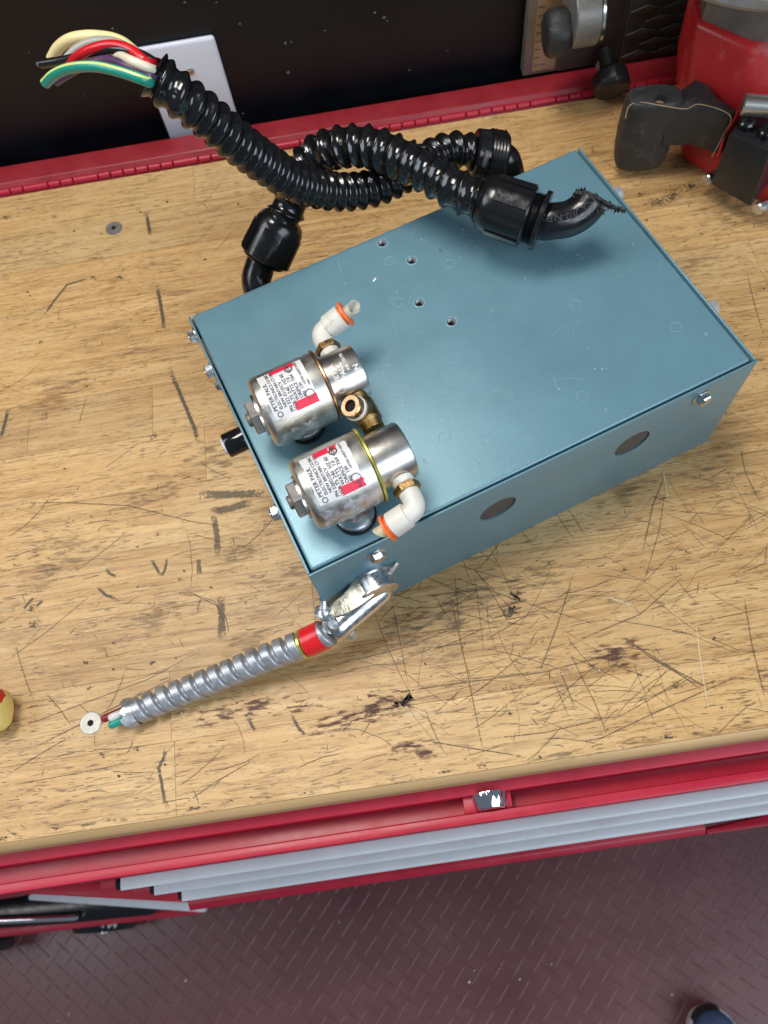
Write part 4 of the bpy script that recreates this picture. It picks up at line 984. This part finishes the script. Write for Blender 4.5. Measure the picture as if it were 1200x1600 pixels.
# ================================================================== RED BENCH MACHINE (right)
mc = empty('bench_machine', 'red bench machine with grey disc top and black grip', 'machine', (.42, .38, 0))
oM = Vector(mc.location); rM = lambda p: tuple(Vector(p) - oM)
def loft(polys): 
    mb = MB(); n = len(polys[0][0])
    for poly, z in polys:
        for p in poly: mb.v.append(rM((p[0], p[1], z)))
    for k in range(len(polys) - 1):
        for i in range(n): mb.f.append((k * n + i, k * n + (i + 1) % n, (k + 1) * n + (i + 1) % n, (k + 1) * n + i))
    mb.f += [tuple(reversed(range(n))), tuple((len(polys) - 1) * n + i for i in range(n))]
    return mb
b0 = [(.360, .430), (.350, .366), (.383, .320), (.425, .285), (.60, .285), (.60, .452), (.40, .452)]
b1 = [(.352, .440), (.345, .386), (.380, .342), (.420, .325), (.60, .325), (.60, .452), (.40, .452)]
b2 = [(.352, .444), (.343, .402), (.374, .366), (.404, .356), (.58, .356), (.58, .452), (.40, .452)]
loft([(b0, .0005), (b0, .010), (b1, .058), (b2, .102)]).build('housing', 'machine_red', mc, smooth=25, bevel=.004, seg=3)
c2 = [(.358, .444), (.349, .404), (.378, .371), (.408, .362), (.57, .362), (.57, .448), (.40, .448)]
loft([(c2, .095), (c2, .169)]).build('collar', 'grey_cast', mc, smooth=40)
MB().lathe([(.060, .170), (.0975, .172), (.0995, .175), (.0995, .181), (.0975, .184), (.093, .185), (.091, .190), (.080, .1915), (.0, .1915)], rM((.374, .400, 0)), (0, 0, 1), 72, True, False).build('disc_table', 'disc_metal', mc, smooth=25)
tri = [(0.3433, 0.3743, 0.1250), (0.3534, 0.3659, 0.1250), (0.3543, 0.3681, 0.1200)]
# rubber grip: rounded casting with an upright handle and an arm
zt = .074
gpoly = [p[:2] for p in ((0.2855, 0.3560, 0.0740), (0.2893, 0.3667, 0.0740), (0.2978, 0.3735, 0.0740), (0.3095, 0.3751, 0.0740), (0.3207, 0.3694, 0.0740), (0.3272, 0.3620, 0.0740), (0.3233, 0.3485, 0.0740), (0.3133, 0.3523, 0.0740), (0.3000, 0.3591, 0.0740))]
def ring_poly(cx, cy, rx, ry, n=22, p=2.6, ang=0.0):
    out = []
    for i in range(n):
        a = 2 * math.pi * i / n; c, s = math.cos(a), math.sin(a)
        x = rx * math.copysign(abs(c) ** (2 / p), c); y = ry * math.copysign(abs(s) ** (2 / p), s)
        out.append((cx + x * math.cos(ang) - y * math.sin(ang), cy + x * math.sin(ang) + y * math.cos(ang)))
    return out
G = (0.3085, 0.3643, 0.0740); G0 = G
def gl(t_, k): return ring_poly(G0[0] + (G[0] - G0[0]) * t_, G0[1] + (G[1] - G0[1]) * t_, .0225 * k, .0125 * (k * .6 + .4), p=3.2, ang=-.16)
loft([(gl(0, .70), .0085), (gl(.0, .84), .010), (gl(.0, .93), .0145), (gl(.0, .99), .024), (gl(.0, 1.03), .042), (gl(.0, 1.0), .066), (gl(0, .97), .0715), (gl(0, .90), .0740), (gl(0, .80), .0748)]).build('grip', 'black_rubber', mc, smooth=50)
ar0 = [p[:2] for p in ((0.3168, 0.3521, 0.0700), (0.3292, 0.3689, 0.0700), (0.3456, 0.3790, 0.0700), (0.3539, 0.3725, 0.0700), (0.3559, 0.3558, 0.0700), (0.3668, 0.3388, 0.0700), (0.3600, 0.3333, 0.0700), (0.3408, 0.3493, 0.0700))]
ar1 = [(x + .001, y - .004) for x, y in ar0]
loft([(ar1, .036), (ar0, .066), (ar0, .0705)]).build('grip_arm', 'black_rubber', mc, smooth=30, bevel=.002)
cut(bpy.data.objects['grip'], [MB().lathe([(.0048, -.008), (.0048, .02)], rM((0.3109, 0.3587, 0.0745)), (0, 0, 1), 24).build('c', 'plug', mc)])
MB().lathe([(.0046, -.0075), (.0046, -.0050)], rM((0.3109, 0.3587, 0.0745)), (0, 0, 1), 24).build('grip_hole', 'ruler_wood', mc)
sm_, _ = spline([rM(p) for p in ((0.2846, 0.3563, 0.0640), (0.2866, 0.3591, 0.0725), (0.2948, 0.3590, 0.0745), (0.3124, 0.3500, 0.0748), (0.3278, 0.3458, 0.0730), (0.3400, 0.3489, 0.0722), (0.3587, 0.3325, 0.0715), (0.3583, 0.3317, 0.0520), (0.3541, 0.3287, 0.0360))], .002)
MB().tube(sm_, .00035, 6).build('seam_line', 'ruler_wood', mc)
sm_, _ = spline([rM(p) for p in ((0.3659, 0.3365, 0.0720), (0.3649, 0.3349, 0.0660), (0.3613, 0.3332, 0.0520), (0.3580, 0.3263, 0.0380))], .002)
MB().tube(sm_, .0011, 8).build('red_trim', 'machine_red', mc)
# black bracket with bolts and a steel bar
k0, k1 = (0.3550, 0.3186, 0.0680), (0.3785, 0.2940, 0.0680); k2, k3 = (0.3541, 0.3159, 0.0200), (0.3772, 0.2854, 0.0200)
d = Vector(k1) - Vector(k0); nrm = Vector((-d.y, d.x, 0)).normalized() * .030
mb = MB(); q = [Vector(k2), Vector(k3), Vector(k1), Vector(k0)]
mb.add([rM(v) for v in q] + [rM(v + nrm) for v in q], [(0, 1, 2, 3), (7, 6, 5, 4), (0, 4, 5, 1), (1, 5, 6, 2), (2, 6, 7, 3), (3, 7, 4, 0)])
mb.build('bracket', 'black_steel', mc, bevel=.0015)
for p in ((0.3683, 0.3223, 0.0705), (0.3795, 0.3100, 0.0705)):
    bo = MB().lathe([(.0062, -.004), (.0062, .003), (.0050, .0042), (.0030, .0042), (.0028, .0022)], rM(p), (0, -.1, 1), 22).build('socket_bolt', 'black_gloss', mc, smooth=30)
MB().lathe([(.0070, 0), (.0080, .0010), (.0080, .060)], rM((0.3654, 0.3330, 0.0800)), Vector((.9, -.32, 0)), 26).build('steel_bar', 'zinc_smooth', mc, smooth=30)
for p in ((0.3586, 0.3250, 0.0180), (0.3900, 0.2880, 0.0160)):
    MB().lathe([(.0050, -.006), (.0050, .006), (.0042, .0070)], rM(p), Vector((-.85, -.35, 0.1)), 22).build('hex_bolt', 'zinc', mc, smooth=25)

# ================================================================== UPRIGHT TOOL PLATE WITH RULER
tp_ = empty('scale_plate', 'grey upright tool plate with wooden ruler strip and black knobs by the wall', 'tool plate', (.31, .490, .0085))
oT = Vector(tp_.location); rT = lambda p: Vector(p) - oT
YP = .486
def fbox(name, mat, p0, p1, y0, y1, bevel=0.001, parent=None):
    a, c = rT(p0), rT(p1)
    return MB().box(min(a.x, c.x), max(a.x, c.x), y0 - oT.y, y1 - oT.y, min(a.z, c.z), max(a.z, c.z)).build(name, mat, parent or tp_, bevel=bevel, seg=2)
bx0 = (0.2343, 0.4860, 0.0102); ZT = .15
MB().box(bx0[0] - oT.x, .42 - oT.x, 0, .012, .0007, ZT).build('back_plate', 'grey_cast', tp_, bevel=.0015)
rl = (0.2421, 0.4850, 0.0141); rr_ = (0.2630, 0.4850, 0.0142)
ru = MB().box(rl[0] - oT.x, rr_[0] - oT.x, -.0018, 0, rl[2] - oT.z, ZT - .004).build('ruler', 'ruler_wood', tp_, bevel=.0004)
for i in range(16):
    z = rl[2] - oT.z + .006 + i * .0078; w = .012 if i % 4 == 0 else .006
    MB().box(rl[0] - oT.x, rl[0] - oT.x + w, -.0021, -.0018, z - .0003, z + .0003).build('tick', 'ink', ru, smooth=0)
dk0 = rT((0.2659, 0.4850, 0.0150)); dk1 = rT((0.3204, 0.4850, 0.0102))
MB().box(dk0.x, dk1.x, -.0030, 0, dk0.z - .004, ZT - .002).build('slide_panel', 'dark_cast', tp_, bevel=.001)
pk0 = rT((0.3228, 0.4820, 0.0119))
MB().box(pk0.x, .42 - oT.x, -.0040, 0, pk0.z - .008, ZT - .002).build('tread_panel', 'dark_cast', tp_, bevel=.001)
dm = None
for i in range(3):
    for j in range(6):
        cx = pk0.x + .016 + i * .030 + (.015 if j % 2 else 0); cz = pk0.z + .004 + j * .0105
        loc = (cx, -.0040, cz)
        if dm is None:
            dm = MB().prism([(-.0150, 0), (0, -.0048), (.0150, 0), (0, .0048)], 0, .0016, Matrix.Rotation(R(90), 4, 'X')).build('raised_diamond', 'dark_cast', tp_, bevel=.0005, loc=loc)
        else: copy_to(dm, tp_, loc)
# clamp disc, washer and knob along x
cz = rT((0.2701, 0.4520, 0.0890))
MB().lathe([(.0180, 0), (.0235, .0008), (.0245, .0020), (.0245, .0205), (.0235, .0215)], cz + Vector((-.0125, 0, 0)), (1, 0, 0), 40).build('clamp_disc', 'grey_cast', tp_, smooth=30)
MB().lathe([(.0235, 0), (.0235, .0022), (.019, .0030)], cz + Vector((.0095, 0, 0)), (1, 0, 0), 36, True, True, lambda a: 1 + .03 * math.sin(5 * a)).build('bright_washer', 'bright_zinc', tp_, smooth=30)
MB().lathe([(.0050, -.012), (.0050, .012)], rT((0.2596, 0.4520, 0.0734)), (1, 0, 0), 16).build('clamp_shaft', 'zinc', tp_)
kc = rT((0.2382, 0.4500, 0.0768))
MB().lathe([(.0100, 0), (.0155, .0012), (.0185, .0050), (.0190, .0160), (.0170, .0195), (.010, .0200)], kc, (1, 0, 0), 42, True, True, lambda a: 1 - .07 * (.5 + .5 * math.cos(a * 7)) ** 3).build('clamp_knob', 'black_rubber', tp_, smooth=40)
k2 = rT((0.3055, 0.4600, 0.0237))
MB().lathe([(.0075, -.020), (.0075, -.002), (.0120, .0), (.0165, .003), (.0175, .014), (.0150, .0185), (.009, .0195)], k2, (0, -.94, -.34), 8).build('lower_knob', 'black_steel', tp_, smooth=25, bevel=.0015)
MB().lathe([(.0050, 0), (.0048, .006), (.0035, .0070)], rT((0.3044, 0.4800, 0.0155)), (0, -.9, .3), 18).build('pivot_pin', 'grey_cast', tp_)

# ================================================================== SCREWDRIVER (left edge)
sd = empty('screwdriver', 'yellow and red screwdriver handle at the left edge of the bench', 'screwdriver', ((-0.2210, -0.0274, 0.0145)[0] - .002, (-0.2210, -0.0274, 0.0145)[1], .0150))
hp = [(.0, 0), (.0080, .0003), (.0122, .0022), (.0140, .0055), (.0146, .010), (.0142, .030), (.0120, .040), (.0125, .055), (.0140, .080), (.0115, .105), (.0070, .112)]
MB().lathe(hp, (0, 0, 0), (-1, 0, 0), 40, False, True).build('handle', 'yellow_plastic', sd, smooth=60)
def shell(name, a0, a1, k=1.03, lo=1, hi=9):
    mb = MB(); n = 8; P = hp[lo:hi + 1]
    for r, h in P:
        for i in range(n + 1):
            a = a0 + (a1 - a0) * i / n; mb.v.append((-h, math.cos(a) * (r * k), math.sin(a) * (r * k)))
    for k_ in range(len(P) - 1):
        for i in range(n): mb.f.append((k_ * (n + 1) + i, k_ * (n + 1) + i + 1, (k_ + 1) * (n + 1) + i + 1, (k_ + 1) * (n + 1) + i))
    mb.build(name, 'red_plastic', sd, smooth=60)
shell('grip_inlay', R(20), R(75)); shell('grip_inlay', R(112), R(150), 1.02, 3, 9); shell('grip_inlay', R(-120), R(-60))
MB().lathe([(.0032, 0), (.0032, .16)], (-.11, 0, 0), (-1, 0, -.075), 16).build('blade_shaft', 'chrome', sd)

# ================================================================== SHOE ON THE FLOOR
so = empty('sneaker', 'toe of a blue sneaker with white sole edge on the brown floor', 'shoe', (.410, -.574, FZ), R(4))
def outline(k, n=40):
    pts = []
    for i in range(n):
        a = 2 * math.pi * i / n; y = .145 * math.sin(a)
        w = .050 + .004 * math.sin(a); x = w * math.copysign(abs(math.cos(a)) ** .75, math.cos(a))
        pts.append((x * k, y * (1 - (1 - k) * .35)))
    return pts
mb = MB(); n = 40
for k, z in ((.96, .0015), (1.0, .006), (1.0, .024), (.965, .030)):
    for p in outline(k): mb.v.append((*p, z))
for k in range(3):
    for i in range(n): mb.f.append((k * n + i, k * n + (i + 1) % n, (k + 1) * n + (i + 1) % n, (k + 1) * n + i))
mb.f += [tuple(reversed(range(n))), tuple(3 * n + i for i in range(n))]
mb.build('sole', 'shoe_white', so, smooth=50)
mb = MB()
for k, z in ((.945, .0295), (.93, .040), (.86, .058), (.72, .072), (.50, .082), (.25, .088)):
    for x, y in outline(k): mb.v.append((x, y - max(0, z - .045) * .9 * (y > 0), z + (.02 if y < 0 else 0) * (z > .06)))
for k in range(5):
    for i in range(n): mb.f.append((k * n + i, k * n + (i + 1) % n, (k + 1) * n + (i + 1) % n, (k + 1) * n + i))
mb.f.append(tuple(5 * n + i for i in range(n)))
mb.build('upper', 'shoe_blue', so, smooth=60)
mb = MB()
for s_, z, yy in ((.0, .0262, 0), (.0045, .034, -.001), (.010, .046, -.006)):
    for i in range(9):
        a = R(72 + i * 36 / 8 + 6); pt_ = (.052 * math.copysign(abs(math.cos(a)) ** .75, math.cos(a)), .148 * math.sin(a)); mb.v.append((pt_[0], pt_[1] - s_ * .5, z))
for k in range(2):
    for i in range(8): mb.f.append((k * 9 + i, k * 9 + i + 1, (k + 1) * 9 + i + 1, (k + 1) * 9 + i))
mb.build('toe_bumper', 'shoe_dark', so, smooth=60)

# ================================================================== FRONT BUMPER OF THE CHEST (lower left)
z0 = -.50
def lowbox(name, mat, A, B, wid, zt, zb, parent, bevel=.002):
    A = Vector((A[0], A[1])); B = Vector((B[0], B[1])); d = (B - A).normalized(); nn = Vector((d.y, -d.x)) * wid
    poly = [A, B, B + nn, A + nn]
    return MB().prism([(p.x, p.y) for p in poly], D + zb, D + zt).build(name, mat, parent, bevel=bevel)
MB().prism([p[:2] for p in ((-0.3749, -0.1318, -0.3000), (-0.3746, -0.1377, -0.3000), (-0.1873, -0.1715, -0.3000), (-0.1863, -0.1489, -0.3000))], D - .34, D - .302).build('slanted_rail', 'red_paint', chest, bevel=.0008)
sk = MB().prism([p[:2] for p in ((-0.7966, -0.1204, -0.7400), (-0.5952, -0.1346, -0.7400), (-0.3879, -0.1777, -0.7400), (-0.4026, -0.1877, -0.7400), (-0.5244, -0.1830, -0.7400), (-0.7914, -0.1647, -0.7400))], D - .77, D - .742).build('corner_bumper', 'black_nylon', chest, bevel=.003)
lowbox('silver_strip', 'aluminium', (-0.5671, -0.1309, -0.7000), (-0.3062, -0.1815, -0.7000), .012, -.697, -.711, sk)
lowbox('red_lip', 'red_paint', (-0.8177, -0.1697, -0.7800), (-0.3369, -0.1836, -0.7800), .014, -.775, -.80, sk)
lowbox('chrome_bar', 'chrome', (-0.7802, -0.1454, -0.7200), (-0.5078, -0.1707, -0.7200), .010, -.722, -.738, sk, .004)
for q in ((-0.5250, -0.1876, -0.8700), (-0.7349, -0.1923, -0.8700)):
    w = MB().lathe([(.030, -.017), (.046, -.016), (.050, -.010), (.050, .010), (.046, .016), (.030, .017)], (q[0], q[1], .0505), (.06, 1, 0), 66, True, True, lambda a: 1 + .022 * math.sin(a * 22)).build('caster', 'black_gloss', chest, smooth=35)
    MB().lathe([(.010, -.020), (.010, .020)], (q[0], q[1], .0505), (.06, 1, 0), 20).build('axle', 'zinc', w)

# ================================================================== SPECKS ON THE WALL
ws = MB(); rw = random.Random(17)
for c, r in (((0.0194, 0.5076, 0.0394), .0018), ((0.0226, 0.5076, 0.0672), .0016), ((0.0278, 0.5076, 0.0675), .0010), ((-0.0121, 0.5076, 0.0907), .0012), ((-0.0517, 0.5076, 0.1161), .0012), ((-0.0266, 0.5076, 0.1118), .0008), ((0.1136, 0.5076, 0.0717), .0009), ((0.0588, 0.5076, 0.0726), .0008),
             ((0.1036, 0.5076, 0.0808), .0012), ((0.1110, 0.5076, 0.0750), .0016), ((-0.1170, 0.5076, 0.1050), .0014), ((-0.1927, 0.5076, 0.0974), .0007), ((0.1670, 0.5076, 0.0342), .0008), ((0.1308, 0.5076, 0.0216), .0010), ((-0.0306, 0.5076, 0.0057), .0012), ((-0.1664, 0.5076, 0.0506), .0006)):
    n = 9; ws.add([(c[0] + math.cos(6.283 * i / n) * r * rw.uniform(.4, 1.2), .5078, c[2] + math.sin(6.283 * i / n) * r * rw.uniform(.4, 1.2)) for i in range(n)] + [(c[0], .5070, c[2])], [(i, (i + 1) % n, n) for i in range(n)])
stuff(tag(ws.build('wall_specks', 'speck_grey', smooth=0), 'small pale chips and specks on the black wall', 'specks'))

# ================================================================== CRUMBS
cr_ = MB(); rc = random.Random(21)
for c in (boxpt(.1745, .1740, BH), (0.3274, 0.3120, 0.0000), (0.0195, -0.0348, 0.0000), (0.3029, 0.3065, 0.0000), (-0.0657, -0.0535, 0.0000), (-0.0987, 0.0617, 0.0000)) + tuple((rc.uniform(-.28, .4), rc.uniform(-.1, .44), 0) for _ in range(70)):
    if c[2] == 0:
        l_ = Vector((c[0], c[1])); u_ = l_.x * math.cos(TH) + l_.y * math.sin(TH); w_ = -l_.x * math.sin(TH) + l_.y * math.cos(TH)
        if -.02 < u_ < .32 and -.02 < w_ < .22: continue
    r = rc.uniform(.0004, .0010); cr_.lathe([(r * .5, 0), (r, r * .5), (r * .4, r)], (c[0], c[1], c[2] + .0004), (rc.uniform(-.3, .3), rc.uniform(-.3, .3), 1), 5)
stuff(tag(cr_.build('bench_crumbs', 'crumb', smooth=0), 'tiny dark crumbs and shavings scattered on the wooden bench', 'debris'))
cw = MB()
for k in range(40):
    x, y = rc.uniform(.09, .29), rc.uniform(.01, .2); r = rc.uniform(.0002, .00045); q = boxpt(x, y, BH - .0006)
    cw.lathe([(r, 0), (r * .4, r)], q, (0, 0, 1), 5)
q = boxpt(.1245, .1735, BH - .0004); cw.box(-.0016, .0016, -.0006, .0006, 0, .0006, Matrix.Translation(q) @ Matrix.Rotation(.9, 4, 'Z'))
for k in range(30):
    x, y = rc.uniform(-.28, .4), rc.uniform(-.1, -.03); r = rc.uniform(.0004, .0008); cw.lathe([(r, 0), (r * .4, r)], (x, y, .0004), (0, 0, 1), 5)
stuff(tag(cw.build('pale_dust', 'crumb_white', smooth=0), 'white dust specks on the blue lid and bench', 'debris'))
